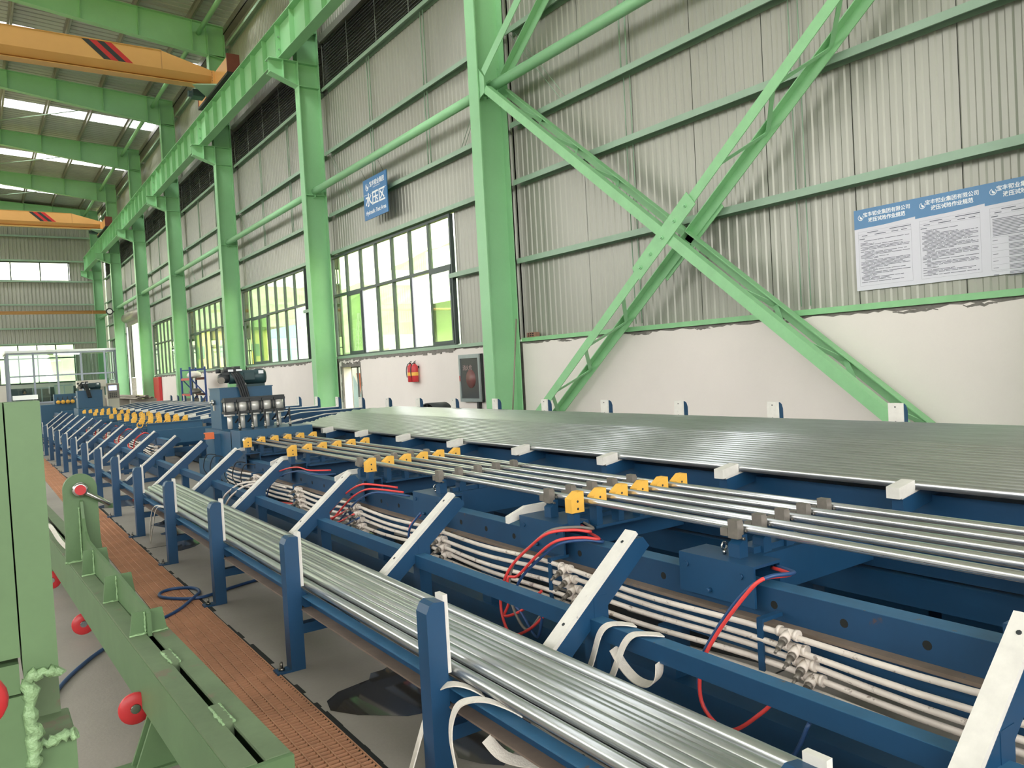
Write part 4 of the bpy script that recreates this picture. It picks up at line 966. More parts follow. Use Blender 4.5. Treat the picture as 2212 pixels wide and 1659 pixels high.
def logo(par, x, y, z, s, mt):
    m = MB(); n = 24; px, py, pz = par.location
    ring = []
    for k in range(n + 1):
        t = 2 * math.pi * k / n + 0.3
        ring.append((x - px, y - py + s * math.cos(t), z - pz + s * math.sin(t)))
    for k in range(n):
        a, b = Vector(ring[k]), Vector(ring[k + 1]); c = Vector((x - px, y - py, z - pz)); w = 0.84
        if 3 < k < 8: continue
        m.add([a, b, c + (b - c) * w, c + (a - c) * w], [(0, 1, 2, 3)])
    P = lambda u, v: (x - px, y - py - u * s, z - pz + v * s)
    m.add([P(-0.35, 0.75), P(0.1, 0.2), P(0.55, -0.1), P(0.62, -0.45), P(0.1, -0.5), P(-0.3, -0.2)], [(0, 5, 4, 3, 2, 1)])
    m.add([P(-0.6, -0.55), P(-0.1, -0.72), P(0.5, -0.72), P(0.45, -0.62), P(-0.1, -0.6)], [(0, 1, 2, 3, 4)])
    return m.build('logo', mt, par)
logo(sg, 7.4185, 16.08, 5.69, 0.085, WHITE)
m = MB()
pts = [(16.26 - 15.69 - 1.14 * i / 14, 0.55 - 0.03 * math.sin(i * math.pi / 14)) for i in range(15)]
for i in range(14): m.add([(-0.0015, pts[i][0], pts[i][1]), (-0.0015, pts[i + 1][0], pts[i + 1][1]), (-0.0015, pts[i + 1][0], pts[i + 1][1] + 0.006), (-0.0015, pts[i][0], pts[i][1] + 0.006)], [(0, 1, 2, 3)])
m.build('swoosh_line', WHITE, sg)
m = MB(); m.cyl((0.01, -0.45, 0.88), (-0.10, -0.45, 1.10), 0.004, 5); m.cyl((0.01, 0.45, 0.88), (-0.10, 0.45, 1.10), 0.004, 5); m.build('hanging_wire', BLACK, sg)

def poster(yl, i, label):
    w = 0.645; p = empty('wall_poster', (7.728, yl - w / 2, 2.20), label, 'poster', 'work procedure posters'); H = 0.84
    m = MB(); m.box(0, 0.005, -w / 2, w / 2, 0, H); m.build('board', POSTW, p)
    m = MB(); n = 16; up = []; lo = []
    for k in range(n + 1):
        t = k / n; y = w / 2 - w * t; up.append((-0.001, y, H)); lo.append((-0.001, y, H - 0.20 + 0.005 * math.sin(t * 3) + 0.055 * max(0, t - 0.45) ** 1.3))
    m.add(up + lo, [(k, k + n + 1, k + n + 2, k + 1) for k in range(n)]); m.build('header', POSTB, p)
    xx = 7.728 - 0.0018
    wtext('宝丰钢业集团有限公司', 0.050, xx, yl - w / 2 - 0.03, 2.2 + H - 0.065, WHITE, p, bold=0.0008); wtext('液压试验作业规范', 0.049, xx, yl - w / 2 - 0.03, 2.2 + H - 0.125, WHITE, p, bold=0.0012)
    logo(p, 7.728 - 0.0018, yl - 0.075, 2.2 + H - 0.085, 0.030, WHITE)
    m = MB(); r = random.Random(40 + i); x = -0.0012
    def ln(a, b, z, t=0.0045): m.add([(x, w / 2 - a, z), (x, w / 2 - b, z), (x, w / 2 - b, z + t), (x, w / 2 - a, z + t)], [(0, 1, 2, 3)])
    for z in (H - 0.232, H - 0.262, H - 0.292): ln(0.04, w - 0.045, z, 0.001)
    for a, b, z in ((0.14, 0.26, H - 0.252), (0.38, 0.6, H - 0.25), (0.08, 0.14, H - 0.28), (0.22, 0.34, H - 0.28), (0.40, 0.47, H - 0.28), (0.5, 0.56, H - 0.28), (0.05, 0.11, H - 0.312)): ln(a, b, z, 0.007)
    for s in (0.04, w - 0.045): m.add([(x, w / 2 - s, 0.045), (x, w / 2 - s - 0.001, 0.045), (x, w / 2 - s - 0.001, H - 0.232), (x, w / 2 - s, H - 0.232)], [(0, 1, 2, 3)])
    ln(0.04, w - 0.045, 0.045, 0.001)
    z = H - 0.335
    if i < 2:
        while z > 0.07:
            a = 0.06 + r.choice((0, 0, 0.02, 0.04)); e = a + r.choice((0.08, 0.15, 0.3, 0.45, w - 0.065 - a, w - 0.065 - a)); e = min(e, w - 0.06)
            while a < e:
                b = min(e, a + r.uniform(0.03, 0.16)); ln(a, b, z, 0.0048); a = b + r.uniform(0.004, 0.012)
            z -= 0.0125 if r.random() < 0.8 else 0.02
    else:
        for k in range(12): ln(0.06, 0.06 + r.uniform(0.2, 0.5), z, 0.0048); z -= 0.0135
        for k in range(6): ln(0.05, w - 0.06, z, 0.001); ln(0.055, 0.1, z - 0.03, 0.004); [ln(0.19, 0.3 + r.uniform(0, 0.25), z - 0.014 - 0.012 * q, 0.0045) for q in range(4)]; z -= 0.062
    m.build('print_lines', INK, p)
poster(4.775, 0, 'work procedure poster nearest the crossed brace, first of three'); poster(4.13, 1, 'middle work procedure poster of the three joined posters'); poster(3.485, 2, 'last work procedure poster with a table, cut by the frame edge')

# ================================================================ FIRE EQUIPMENT ON THE WALL
def extinguisher(y, label):
    e = empty('fire_extinguisher', (7.50, y, 1.37), label, 'extinguisher', 'fire extinguishers on the plinth')
    m = MB(); m.lathe([(0.001, 0), (0.062, 0.0), (0.068, 0.012), (0.068, 0.30), (0.06, 0.335), (0.03, 0.36), (0.022, 0.375)], (0, 0, 0), 'z', 20); m.build('cylinder_body', RED, e)
    m = MB(); m.lathe([(0.0695, 0.13), (0.0695, 0.20)], (0, 0, 0), 'z', 20); m.build('label_band', YELLOW, e)
    m = MB(); m.cyl((0, 0, 0.37), (0, 0, 0.40), 0.02, 10); m.bar((0.0, 0.03, 0.405), (-0.02, -0.09, 0.43), 0.02, 0.006); m.bar((0, 0.02, 0.395), (-0.02, -0.085, 0.395), 0.02, 0.006); m.build('valve_handle', BLACK, e)
    m = MB(); m.tube(smooth([(0, 0.03, 0.39), (-0.03, 0.07, 0.36), (-0.06, 0.075, 0.25), (-0.07, 0.04, 0.1)]), 0.009, 6); m.build('discharge_hose', BLACK, e)
    m = MB(); m.box(0.06, 0.1, -0.015, 0.015, 0.28, 0.33); m.build('wall_hook', BLACK, e)
extinguisher(14.66, 'red fire extinguisher on the white plinth, farther of the pair'); extinguisher(14.47, 'red fire extinguisher on the white plinth, the one nearer the hose cabinet')
hc = empty('hose_cabinet', (7.50, 12.34, 0.98), 'recessed fire hose cabinet with dark glass door beside the large column', 'cabinet')
m = MB(); m.box(0.03, 0.09, -0.36, 0.36, 0, 0.87); m.build('cabinet_box', BLACK, hc)
m = MB()
for a in ((-0.36, -0.31, 0, 0.87), (0.31, 0.36, 0, 0.87), (-0.31, 0.31, 0, 0.06), (-0.31, 0.31, 0.80, 0.87)): m.box(0.0, 0.04, *a)
m.build('door_frame', mat('aluminium', (150, 160, 160), 0.4, 0.6), hc)
m = MB(); m.box(0.02, 0.026, -0.31, 0.31, 0.06, 0.80); m.build('door_glass', mat('dark_door_glass', (74, 76, 76), 0.15, var=0.05), hc)
m = MB(); m.lathe([(0.001, -0.002), (0.17, -0.002), (0.17, 0.0)], (0.02, -0.02, 0.42), 'x', 24); m.build('hose_reel', mat('reel_red', (116, 72, 70), 0.4), hc)
wtext('消火栓', 0.11, 7.517, 12.42, 1.60, mat('faded_print', (176, 150, 146), 0.5), hc)
m = MB(); m.box(-0.008, 0.0, 0.325, 0.345, 0.38, 0.48); m.build('lock', RED, hc)
m = MB(); m.box(0.02, 0.08, -0.24, -0.18, -0.98, 0); m.build('riser_pipe', BLACK, hc)
m = MB(); m.box(7.45, 7.58, 41.25, 42.6, 0, 1.92); tag(m.build('red_panel', RED), 'tall red panel standing against the wall near the roller door', 'panel')
m = MB(); m.cyl((6.93, 10.30, 0.0), (7.02, 10.05, 2.33), 0.012, 8); tag(m.build('leaning_rod', mat('rod_brown', (128, 124, 108), 0.5, 0.3)), 'thin grey rod leaning on the large green column', 'rod')
br_ = empty('hollow_brick', (7.62, 10.45, 2.055), 'small perforated red brick lying on the wall ledge beside the large column', 'brick')
m = MB(); m.box(-0.05, 0.05, -0.11, 0.11, 0, 0.075); m.build('brick_body', mat('brick_red', (150, 112, 96), 0.9, var=0.15, vscale=20), br_)
m = MB()
for a in range(3):
    for b in range(2): m.box(-0.0515, -0.049, -0.08 + a * 0.06, -0.045 + a * 0.06, 0.012 + b * 0.032, 0.032 + b * 0.032)
m.build('brick_hole', DARK, br_)

# ---- drum fan behind the feed rack
fn = empty('drum_fan', (6.62, 12.05, 0.66), 'black drum fan standing behind the wide pipe layer', 'fan')
m = MB(); m.lathe([(0.36, -0.17), (0.38, -0.18), (0.375, 0.17), (0.36, 0.18), (0.365, 0.16), (0.365, -0.16)], (0, 0, 0), 'x', 36); m.build('drum', BLACK, fn)
m = MB()
for rr in (0.09, 0.16, 0.23, 0.30): m.tube([(-0.18, rr * math.cos(t * math.pi / 16), rr * math.sin(t * math.pi / 16)) for t in range(33)], 0.004, 5)
for t in range(12): m.cyl((-0.18, 0.05 * math.cos(t * math.pi / 6), 0.05 * math.sin(t * math.pi / 6)), (-0.18, 0.37 * math.cos(t * math.pi / 6), 0.37 * math.sin(t * math.pi / 6)), 0.004, 5)
m.build('guard', BLACK, fn)
for k in range(3):
    m = MB(); t = k * 2.094 + 0.4; m.add([(0.04, 0.05 * math.cos(t), 0.05 * math.sin(t)), (-0.06, 0.05 * math.cos(t + 0.9), 0.05 * math.sin(t + 0.9)), (-0.06, 0.33 * math.cos(t + 0.8), 0.33 * math.sin(t + 0.8)), (0.04, 0.33 * math.cos(t), 0.33 * math.sin(t)),
        (0.046, 0.05 * math.cos(t), 0.05 * math.sin(t)), (-0.054, 0.05 * math.cos(t + 0.9), 0.05 * math.sin(t + 0.9)), (-0.054, 0.33 * math.cos(t + 0.8), 0.33 * math.sin(t + 0.8)), (0.046, 0.33 * math.cos(t), 0.33 * math.sin(t))],
        [(0, 3, 2, 1), (4, 5, 6, 7), (0, 1, 5, 4), (1, 2, 6, 5), (2, 3, 7, 6), (3, 0, 4, 7)]); m.build('blade', CLAMP, fn)
m = MB(); m.bar((0, 0.36, -0.1), (0, 0.45, -0.66), 0.03, 0.03); m.bar((0, -0.36, -0.1), (0, -0.45, -0.66), 0.03, 0.03); m.bar((-0.25, 0.45, -0.645), (0.25, 0.45, -0.645), 0.03, 0.03); m.bar((-0.25, -0.45, -0.645), (0.25, -0.45, -0.645), 0.03, 0.03); m.build('stand', BLACK, fn)

# ---- shelf rack by the wall
SB = mat('shelf_blue', (52, 76, 138), 0.5, var=0.06); SR = mat('shelf_red', (196, 74, 68), 0.5, var=0.06)
sh = empty('shelf_rack', (6.5, 30.1, 0), 'blue and red steel shelf rack standing in front of the third window', 'shelf')
q = MB(); q.box(-0.03, 0.03, -0.03, 0.03, 0, 2.15); um = q.mesh('upright')
for x in (0.0, 0.52):
    for y in (0, 1.45): link('upright', um, SB, sh, (x, y, 0))
for z in (0.35, 1.17, 1.75):
    for x in (0.0, 0.52): m = MB(); m.box(x - 0.02, x + 0.02, 0, 1.45, z - 0.08, z); m.build('shelf_beam', SR, sh)
    m = MB(); m.box(0, 0.52, 0.02, 1.43, z, z + 0.015); m.build('shelf_board', CLAMP, sh)
for y in (0, 1.45):
    m = MB(); m.bar((0, y, 1.75), (0.52, y, 1.1), 0.02, 0.04); m.bar((0.52, y, 1.1), (0, y, 0.4), 0.02, 0.04); m.bar((0, y, 2.05), (0.52, y, 2.05), 0.02, 0.04); m.build('diagonal_brace', SB, sh)
def sack(loc, s, mt, label, nm='sack'):
    m = MB(); n = 12; vs = []; prof = [(0.05, 0), (0.9, 0.06), (1.0, 0.35), (0.85, 0.7), (0.45, 0.95), (0.05, 1.0)]
    for rr, h in prof:
        for k in range(n):
            t = 2 * math.pi * k / n; w = 1 + 0.18 * noise.noise(Vector((math.cos(t) * 2 + loc[1], math.sin(t) * 2, h * 3)))
            vs.append((loc[0] + s[0] * rr * w * math.cos(t), loc[1] + s[1] * rr * w * math.sin(t), loc[2] + s[2] * h))
    m.add(vs, [(i * n + k, i * n + (k + 1) % n, (i + 1) * n + (k + 1) % n, (i + 1) * n + k) for i in range(5) for k in range(n)], True)
    return tag(m.build(nm, mt), label, 'bag')
sack((6.78, 30.7, 1.766), (0.24, 0.55, 0.24), PLASTER, 'white crumpled bag on the top shelf of the blue rack')
sack((6.78, 30.7, 1.186), (0.22, 0.5, 0.18), HGREY, 'grey bundle on the middle shelf of the blue rack')
cb = empty('storage_box', (6.52, 30.2, 0.366), 'grey storage box on the lowest shelf of the blue rack', 'box'); m = MB(); m.box(0, 0.48, 0, 1.2, 0, 0.6); m.build('box_body', CLAMP, cb); m = MB(); m.box(-0.01, 0.49, -0.01, 1.21, 0.6, 0.63); m.build('box_lid', HGREY, cb)

# ---- control cabinet near the second head
BEIGE = mat('beige_cabinet', (212, 206, 192), 0.5, var=0.04)
cc = empty('control_console', (3.75, 29.6, 0), 'beige control console with a blue screen behind the second hydraulic head', 'console')
m = MB(); m.box(0, 0.32, 0, 0.5, 0, 1.72); m.build('console_body', BEIGE, cc); m = MB(); m.box(-0.02, 0.34, -0.02, 0.0, 1.2, 1.70); f = m.build('console_face', CLAMP, cc)
scr = bpy.data.materials.new('lit_screen'); scr.use_nodes = True; b = scr.node_tree.nodes['Principled BSDF']; b.inputs['Base Color'].default_value = srgb(120, 140, 220); b.inputs['Emission Color'].default_value = srgb(150, 165, 240); b.inputs['Emission Strength'].default_value = 0.5
m = MB(); m.box(0.02, 0.26, -0.024, -0.02, 1.48, 1.64); m.build('screen', scr, f)
m = MB()
for a in range(4):
    for b in range(3): m.box(0.03 + a * 0.06, 0.07 + a * 0.06, -0.026, -0.02, 1.24 + b * 0.06, 1.28 + b * 0.06)
m.build('key_button', BLACK, f)
m = MB(); m.box(-0.9, -0.05, 0.0, 0.5, 1.62, 1.86); m.build('rounded_hood', BEIGE, cc); m = MB(); m.box(-0.85, -0.75, 0.1, 0.2, 0, 1.62); m.box(-0.2, -0.1, 0.1, 0.2, 0, 1.62); m.build('hood_leg', BEIGE, cc)

# ================================================================ GLASS OFFICE
LAV = mat('office_frame', (136, 142, 158), 0.45, var=0.04); LAVD = mat('office_side', (112, 116, 122), 0.5, var=0.04)
of = empty('glass_office', (1.67, 51.5, 0), 'glass walled office booth with grey frames at the far end of the hall', 'booth')
m = MB(); m.box(-0.12, 5.6, -0.08, 4.6, 3.72, 3.84); m.build('roof_slab', mat('office_white', (226, 228, 236), 0.5, var=0.02), of)
for x in (0.0, 1.2, 2.35, 3.55, 4.78, 5.35): m = MB(); m.box(x - 0.05, x + 0.05, -0.05, 0.05, 0, 3.72); m.build('front_post', LAV, of)
for z in (0.9, 2.4, 3.66): m = MB(); m.box(0, 5.35, -0.04, 0.04, z - 0.04, z + 0.04); m.build('front_rail', LAV, of)
xs = [0.0, 1.2, 2.35, 3.55, 4.78, 5.35]
for i in range(5):
    for (a, b) in ((0.94, 2.36), (2.44, 3.62)):
        m = MB(); m.box(xs[i] + 0.05, xs[i + 1] - 0.05, -0.004, 0.004, a, b); m.build('pane', GLASS2, of)
    m = MB(); m.box(xs[i] + 0.05, xs[i + 1] - 0.05, -0.02, 0.02, 0.05, 0.86); m.build('low_panel', LAVD, of)
m = MB(); m.box(-0.03, 0.03, 0, 4.5, 0, 0.9); m.build('side_panel', LAVD, of); m = MB(); m.box(-0.003, 0.003, 0.06, 4.4, 0.95, 3.6); m.build('side_pane', GLASS2, of)
for y in (1.5, 3.0, 4.45): m = MB(); m.box(-0.04, 0.04, y - 0.05, y + 0.05, 0, 3.7); m.build('side_post', LAV, of)
m = MB(); m.box(0, 5.35, 4.42, 4.5, 0, 1.75); m.build('rear_panel', LAVD, of)
em = bpy.data.materials.new('fluorescent_tube'); em.use_nodes = True; b = em.node_tree.nodes['Principled BSDF']; b.inputs['Emission Color'].default_value = (0.95, 0.97, 1, 1); b.inputs['Emission Strength'].default_value = 3.0
lm = empty('office_lamp', (4.0, 53, 3.6), 'white fluorescent batten lamp under the glass office roof', 'lamp'); m = MB(); m.cyl((0, 0, 0.03), (1.35, 0, 0.03), 0.03, 10); m.build('tube', em, lm); m = MB(); m.box(-0.03, 1.38, -0.04, 0.04, 0.06, 0.12); m.build('batten', WHITE, lm)
for k, (x, w, h, lab) in enumerate(((2.95, 0.9, 1.75, 'pale filing cabinet inside the glass office, first from the door post'), (4.1, 1.0, 1.85, 'pale glass-door cabinet in the middle of the office'), (5.3, 0.9, 1.8, 'pale cabinet at the column end of the office'))):
    c = empty('office_cabinet', (x, 55.3, 0), lab, 'cabinet', 'cabinets in the glass office')
    m = MB(); m.box(0, w, 0, 0.45, 0, h); m.build('body', mat('office_grey', (184, 190, 192), 0.6, var=0.04), c)
    for s in (0, 1): m = MB(); m.box(0.04 + s * w / 2, w / 2 - 0.03 + s * w / 2, -0.02, 0, 0.1, h - 0.08); d = m.build('door', CLAMP if k != 1 else BEIGE, c); m = MB(); m.box(w / 2 - 0.07 + s * 0.1, w / 2 - 0.05 + s * 0.1, -0.04, -0.02, h * 0.45, h * 0.55); m.build('handle', BLACK, d)
ds = empty('office_counter', (1.75, 50.2, 0), 'long white counter in front of the glass office', 'table'); m = MB(); m.box(0, 1.15, 0, 0.7, 1.12, 1.36); m.build('counter_top', WHITE, ds)
for x in (0.05, 1.05): m = MB(); m.box(x, x + 0.06, 0.05, 0.65, 0, 1.12); m.build('counter_leg', LAVD, ds)

# ---- person seated behind the counter (only hair and forehead show)
pr = bpy.data.meshes.new('body'); SK = [(0, 0, 0.95), (0, 0, 1.2), (0, -0.02, 1.4), (0, -0.03, 1.5), (0, -0.05, 1.60), (0.19, 0, 1.36), (0.25, -0.12, 1.14), (0.1, -0.3, 1.08), (-0.19, 0, 1.36), (-0.25, -0.12, 1.14), (-0.1, -0.3, 1.08), (0.1, -0.15, 0.9), (0.12, -0.5, 0.88), (0.12, -0.5, 0.45), (-0.1, -0.15, 0.9), (-0.12, -0.5, 0.88), (-0.12, -0.5, 0.45)]
pr.from_pydata(SK, [(0, 1), (1, 2), (2, 3), (3, 4), (2, 5), (5, 6), (6, 7), (2, 8), (8, 9), (9, 10), (0, 11), (11, 12), (12, 13), (0, 14), (14, 15), (15, 16)], []); pr.update()
po = bpy.data.objects.new('body', pr); COL.objects.link(po); sm_ = po.modifiers.new('skin', 'SKIN')
rad = [0.15, 0.15, 0.14, 0.06, 0.10, 0.07, 0.05, 0.04, 0.07, 0.05, 0.04, 0.09, 0.07, 0.05, 0.09, 0.07, 0.05]
if not pr.skin_vertices: pass
for i, v in enumerate(pr.skin_vertices[0].data if pr.skin_vertices else []): v.radius = (rad[i], rad[i] * 0.85); v.use_root = (i == 0)
po.modifiers.new('sub', 'SUBSURF').levels = 1; pr.materials.append(mat('dark_shirt', (86, 92, 104), 0.8))
pe = empty('person', (2.4, 52.6, 0.0), 'dark-haired person seated inside the glass office behind the counter', 'person'); po.parent = pe; po.location = (0, 0, -0.05)
m = MB(); m.lathe([(0.001, 0.17), (0.06, 0.155), (0.105, 0.1), (0.118, 0.03), (0.112, -0.05), (0.09, -0.10)], (0, -0.03, 1.55), 'z', 16); m.build('hair', BLACK, pe)
m = MB(); m.lathe([(0.001, 0.12), (0.07, 0.1), (0.098, 0.03), (0.092, -0.06), (0.055, -0.13), (0.001, -0.14)], (0, -0.05, 1.54), 'z', 16); m.build('head', mat('skin_tone', (196, 152, 126), 0.6), pe)
ch = empty('office_chair', (2.4, 52.6, 0), 'dark office chair under the seated person', 'chair'); m = MB(); m.box(-0.24, 0.24, -0.25, 0.25, 0.70, 0.76); m.build('seat', BLACK, ch); m = MB(); m.box(-0.22, 0.22, 0.24, 0.29, 0.76, 1.2); m.build('backrest', BLACK, ch); m = MB(); m.cyl((0, 0, 0.08), (0, 0, 0.7), 0.03, 10); m.build('gas_post', BLACK, ch)
m = MB()
for t in range(5): m.bar((0, 0, 0.07), (0.3 * math.cos(t * 1.257), 0.3 * math.sin(t * 1.257), 0.035), 0.04, 0.05)
m.build('star_base', BLACK, ch)
# ================================================================ GREEN SPREADER BEAM IN FRONT
sp = empty('spreader_beam', (0.666, 2.46, 0), 'green slotted lifting spreader beam with lug and shackle lying in front', 'beam'); sp.rotation_euler = (0, 0, 0.029)
def sb(nm, x0, x1, y0, y1, z0, z1, mt=FGREEN, par=None):
    m = MB(); m.box(x0, x1, y0 - 2.46, y1 - 2.46, z0, z1); return m.build(nm, mt, par or sp)
Y1 = 9.4
sb('side_plate', -0.094, -0.082, 2.46, Y1, 0.21, 0.45); sb('side_plate', 0.082, 0.094, 2.46, Y1, 0.21, 0.45); sb('bottom_plate', -0.082, 0.082, 2.47, Y1, 0.21, 0.222)
sb('top_plate', -0.092, -0.013, 2.462, Y1, 0.45, 0.462, FGREEN_D); sb('top_plate', 0.013, 0.092, 2.462, Y1, 0.45, 0.462, FGREEN_D)
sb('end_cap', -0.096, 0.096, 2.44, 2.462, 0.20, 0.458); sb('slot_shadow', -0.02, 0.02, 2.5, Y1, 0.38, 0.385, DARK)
for (a, b) in ((3.56, 3.74), (2.80, 2.98)):
    s = sb('slot_spacer', -0.016, 0.016, a, b, 0.40, 0.472, FGREEN_D)
    m = MB(); r = random.Random(int(a * 10))
    for sgn in (-1, 1): m.tube([(sgn * 0.017 + r.uniform(-0.002, 0.002), a - 2.46 + (b - a) * i / 12, 0.466 + r.uniform(-0.002, 0.003)) for i in range(13)], [0.006 + r.uniform(-0.002, 0.003) for _ in range(13)], 6)
    m.build('weld_bead', WELD, s)
# upright fin along the beam
pf = [(4.05, 0.455), (4.05, 0.565), (4.09, 0.575), (4.82, 0.607), (5.6, 0.622), (5.86, 0.635), (5.98, 0.68), (6.05, 0.76), (6.085, 0.87), (6.11, 0.88), (6.11, 0.455)]
m = MB()
for i in range(1, len(pf) - 2):
    (a, za), (b, zb) = pf[i], pf[i + 1]
    if b - a < 1e-6: continue
    m.add([(-0.009, a - 2.46, 0.455), (-0.009, b - 2.46, 0.455), (-0.009, b - 2.46, zb), (-0.009, a - 2.46, za), (0.009, a - 2.46, 0.455), (0.009, b - 2.46, 0.455), (0.009, b - 2.46, zb), (0.009, a - 2.46, za)],
          [(0, 3, 2, 1), (4, 5, 6, 7), (3, 7, 6, 2)] + ([(0, 4, 7, 3)] if i == 1 else []))
m.build('fin_plate', FGREEN, sp)
for y, zt in ((4.09, 0.572), (4.83, 0.605), (5.62, 0.62)):
    for s in (-1, 1):
        m = MB(); m.prism([(s * 0.009, 0.46), (s * 0.083, 0.46), (s * 0.066, zt), (s * 0.009, zt)], 'y', y - 2.46 - 0.007, y - 2.46 + 0.007); g = m.build('fin_gusset', FGREEN, sp)
    m = MB(); r = random.Random(int(y * 7)); m.tube([(-0.013 + r.uniform(-0.002, 0.002), y - 2.46 - 0.009, 0.465 + (zt - 0.47) * i / 12) for i in range(13)], [0.005 + r.uniform(-0.0015, 0.002) for _ in range(13)], 5); m.tube([(-0.085 + 0.17 * i / 14, y - 2.46 - 0.010, 0.465 + r.uniform(-0.002, 0.002)) for i in range(15)], [0.006 + r.uniform(-0.002, 0.002) for _ in range(15)], 5); m.build('weld_bead', WELD, sp)
# lug plate with rounded head
lug = MB(); n = 18
poly = [(-0.115, 0.455), (0.115, 0.455), (0.105, 0.62)] + [(0.103 * math.cos(math.pi * i / n), 0.955 + 0.103 * math.sin(math.pi * i / n)) for i in range(n + 1)] + [(-0.105, 0.62)]
lug.prism(poly, 'y', 6.11 - 2.46, 6.15 - 2.46); lg = lug.build('lug_plate', FGREEN, sp)
m = MB(); r = random.Random(2); m.tube([(-0.12 + 0.24 * i / 20, 6.105 - 2.46, 0.463 + r.uniform(-0.002, 0.003)) for i in range(21)], [0.009 + r.uniform(-0.002, 0.003) for _ in range(21)], 6); m.tube([(-0.016, 6.105 - 2.46, 0.47 + 0.36 * i / 24) for i in range(25)], [0.006 + r.uniform(-0.002, 0.002) for _ in range(25)], 5); m.build('weld_bead', WELD, lg)
# supports, rollers
for y in (3.7, 7.8):
    for dy in (-0.04, 0.04):
        m = MB(); m.prism([(-0.09, 0.21), (0.09, 0.21), (0.17, 0.0), (-0.17, 0.0)], 'y', y - 2.46 + dy - 0.008, y - 2.46 + dy + 0.008); m.build('support_plate', FGREEN, sp)
    sb('foot_plate', -0.27, 0.27, y - 0.07, y + 0.07, 0, 0.012)
for (x, y, z) in ((-0.065, 5.86, 0.10), (-0.105, 7.25, 0.13), (-0.12, 3.84, 0.215)):
    m = MB(); m.lathe([(0.022, -0.012), (0.066, -0.012), (0.07, -0.006), (0.07, 0.006), (0.066, 0.012), (0.022, 0.012), (0.022, -0.012)], (x, y - 2.46, z), 'y', 24); wv = m.build('red_roller', RED, sp)
    m = MB(); m.cyl((x, y - 2.46 - 0.016, z), (x, y - 2.46 + 0.016, z), 0.02, 12); m.build('roller_hub', CHROME, wv)
    m = MB(); m.bar((x, y - 2.46 + 0.022, z), (x + 0.08, y - 2.46 + 0.022, max(z, 0.215)), 0.012, 0.04); m.build('roller_bracket', FGREEN, wv)
shk = empty('bow_shackle', (0.556, 6.13, 0.955), 'galvanised bow shackle with red pin head hanging in the spreader lug', 'shackle')
m = MB(); m.tube(smooth([(-0.002, -0.062, 0.0), (0.04, -0.062, -0.030), (0.12, -0.058, -0.088), (0.16, -0.03, -0.118), (0.172, 0.0, -0.126), (0.16, 0.03, -0.118), (0.12, 0.058, -0.088), (0.04, 0.062, -0.03), (-0.002, 0.062, 0.0)]), 0.0165, 12); m.build('bow', CHROME, shk)
m = MB(); m.lathe([(0.034, -0.082), (0.046, -0.08), (0.051, -0.062), (0.046, -0.044), (0.034, -0.044)], (0, 0, 0), 'y', 20); m.lathe([(0.026, 0.044), (0.036, 0.044), (0.040, 0.062), (0.036, 0.08), (0.026, 0.082)], (0, 0, 0), 'y', 20); m.build('eye', CHROME, shk)
m = MB(); m.cyl((0, -0.092, 0), (0, 0.09, 0), 0.0345, 18); m.build('pin', RED, shk)
m = MB(); m.ribbon(smooth([(0.40, 7.6, 0.50), (0.42, 7.45, 0.55), (0.44, 7.2, 0.56), (0.47, 6.9, 0.50), (0.50, 6.6, 0.475), (0.53, 6.35, 0.474)]), (1, 0, 0.1), 0.03, 0.005); tag(m.build('rope_sling', STRAP), 'thin white strap lying on the spreader beam behind the lug', 'sling')

# ---- green upright stand at the frame edge
gs = empty('green_stand', (0.0, 2.0, 0), 'welded green steel upright cut by the picture edge beside the spreader beam', 'stand')
def gb(nm, x0, x1, y0, y1, z0, z1, mt=FGREEN, par=None):
    m = MB(); m.box(x0, x1, y0, y1, z0, z1); return m.build(nm, mt, par or gs)
gb('upper_plate', 0.052, 0.118, 0.0, 0.16, 1.03, 1.625); gb('upper_plate', -0.13, 0.049, 0.006, 0.16, 1.075, 1.625)
gb('cross_block', -0.13, 0.045, 0.012, 0.12, 0.995, 1.06); gb('neck_plate', -0.13, 0.062, 0.01, 0.05, 0.78, 0.99); gb('lower_box', -0.02, 0.145, 0.04, 0.22, 0.0, 0.865, FGREEN); gb('lower_plate', -0.13, 0.058, 0.02, 0.06, 0.0, 0.80)
gb('lower_ledge', 0.0, 0.142, 0.045, 0.215, 0.865, 0.868, FGREEN_D); gb('rear_plate', 0.06, 0.128, 0.20, 0.212, 0.868, 1.03, FGREEN_D)
m = MB(); r = random.Random(33)
m.tube([(0.056 + 0.066 * i / 10, -0.004 + r.uniform(-0.003, 0.002), 1.032 + r.uniform(-0.006, 0.006)) for i in range(11)], [0.011 + r.uniform(-0.003, 0.004) for _ in range(11)], 7)
m.tube([(0.062 + r.uniform(-0.006, 0.008), 0.012 + r.uniform(-0.004, 0.003), 0.83 + 0.19 * i / 16) for i in range(17)], [0.014 + r.uniform(-0.004, 0.006) for _ in range(17)], 7)
m.tube([(0.06 + 0.085 * i / 12, 0.03 + r.uniform(-0.004, 0.004), 0.868 + r.uniform(-0.006, 0.006)) for i in range(13)], [0.012 + r.uniform(-0.004, 0.005) for _ in range(13)], 7)
m.build('weld_bead', WELD, gs)
gb('foot', -0.13, 0.2, 0.0, 0.26, 0.0, 0.02)
m = MB(); m.lathe([(0.02, -0.02), (0.05, -0.018), (0.055, 0.0), (0.05, 0.018), (0.02, 0.02), (0.02, -0.02)], (-0.035, -0.28, 1.09), 'y', 20); m.build('red_roller', RED, gs); m = MB(); m.box(-0.04, -0.03, -0.28, 0.02, 1.085, 1.095); m.build('roller_axle', CHROME, gs)

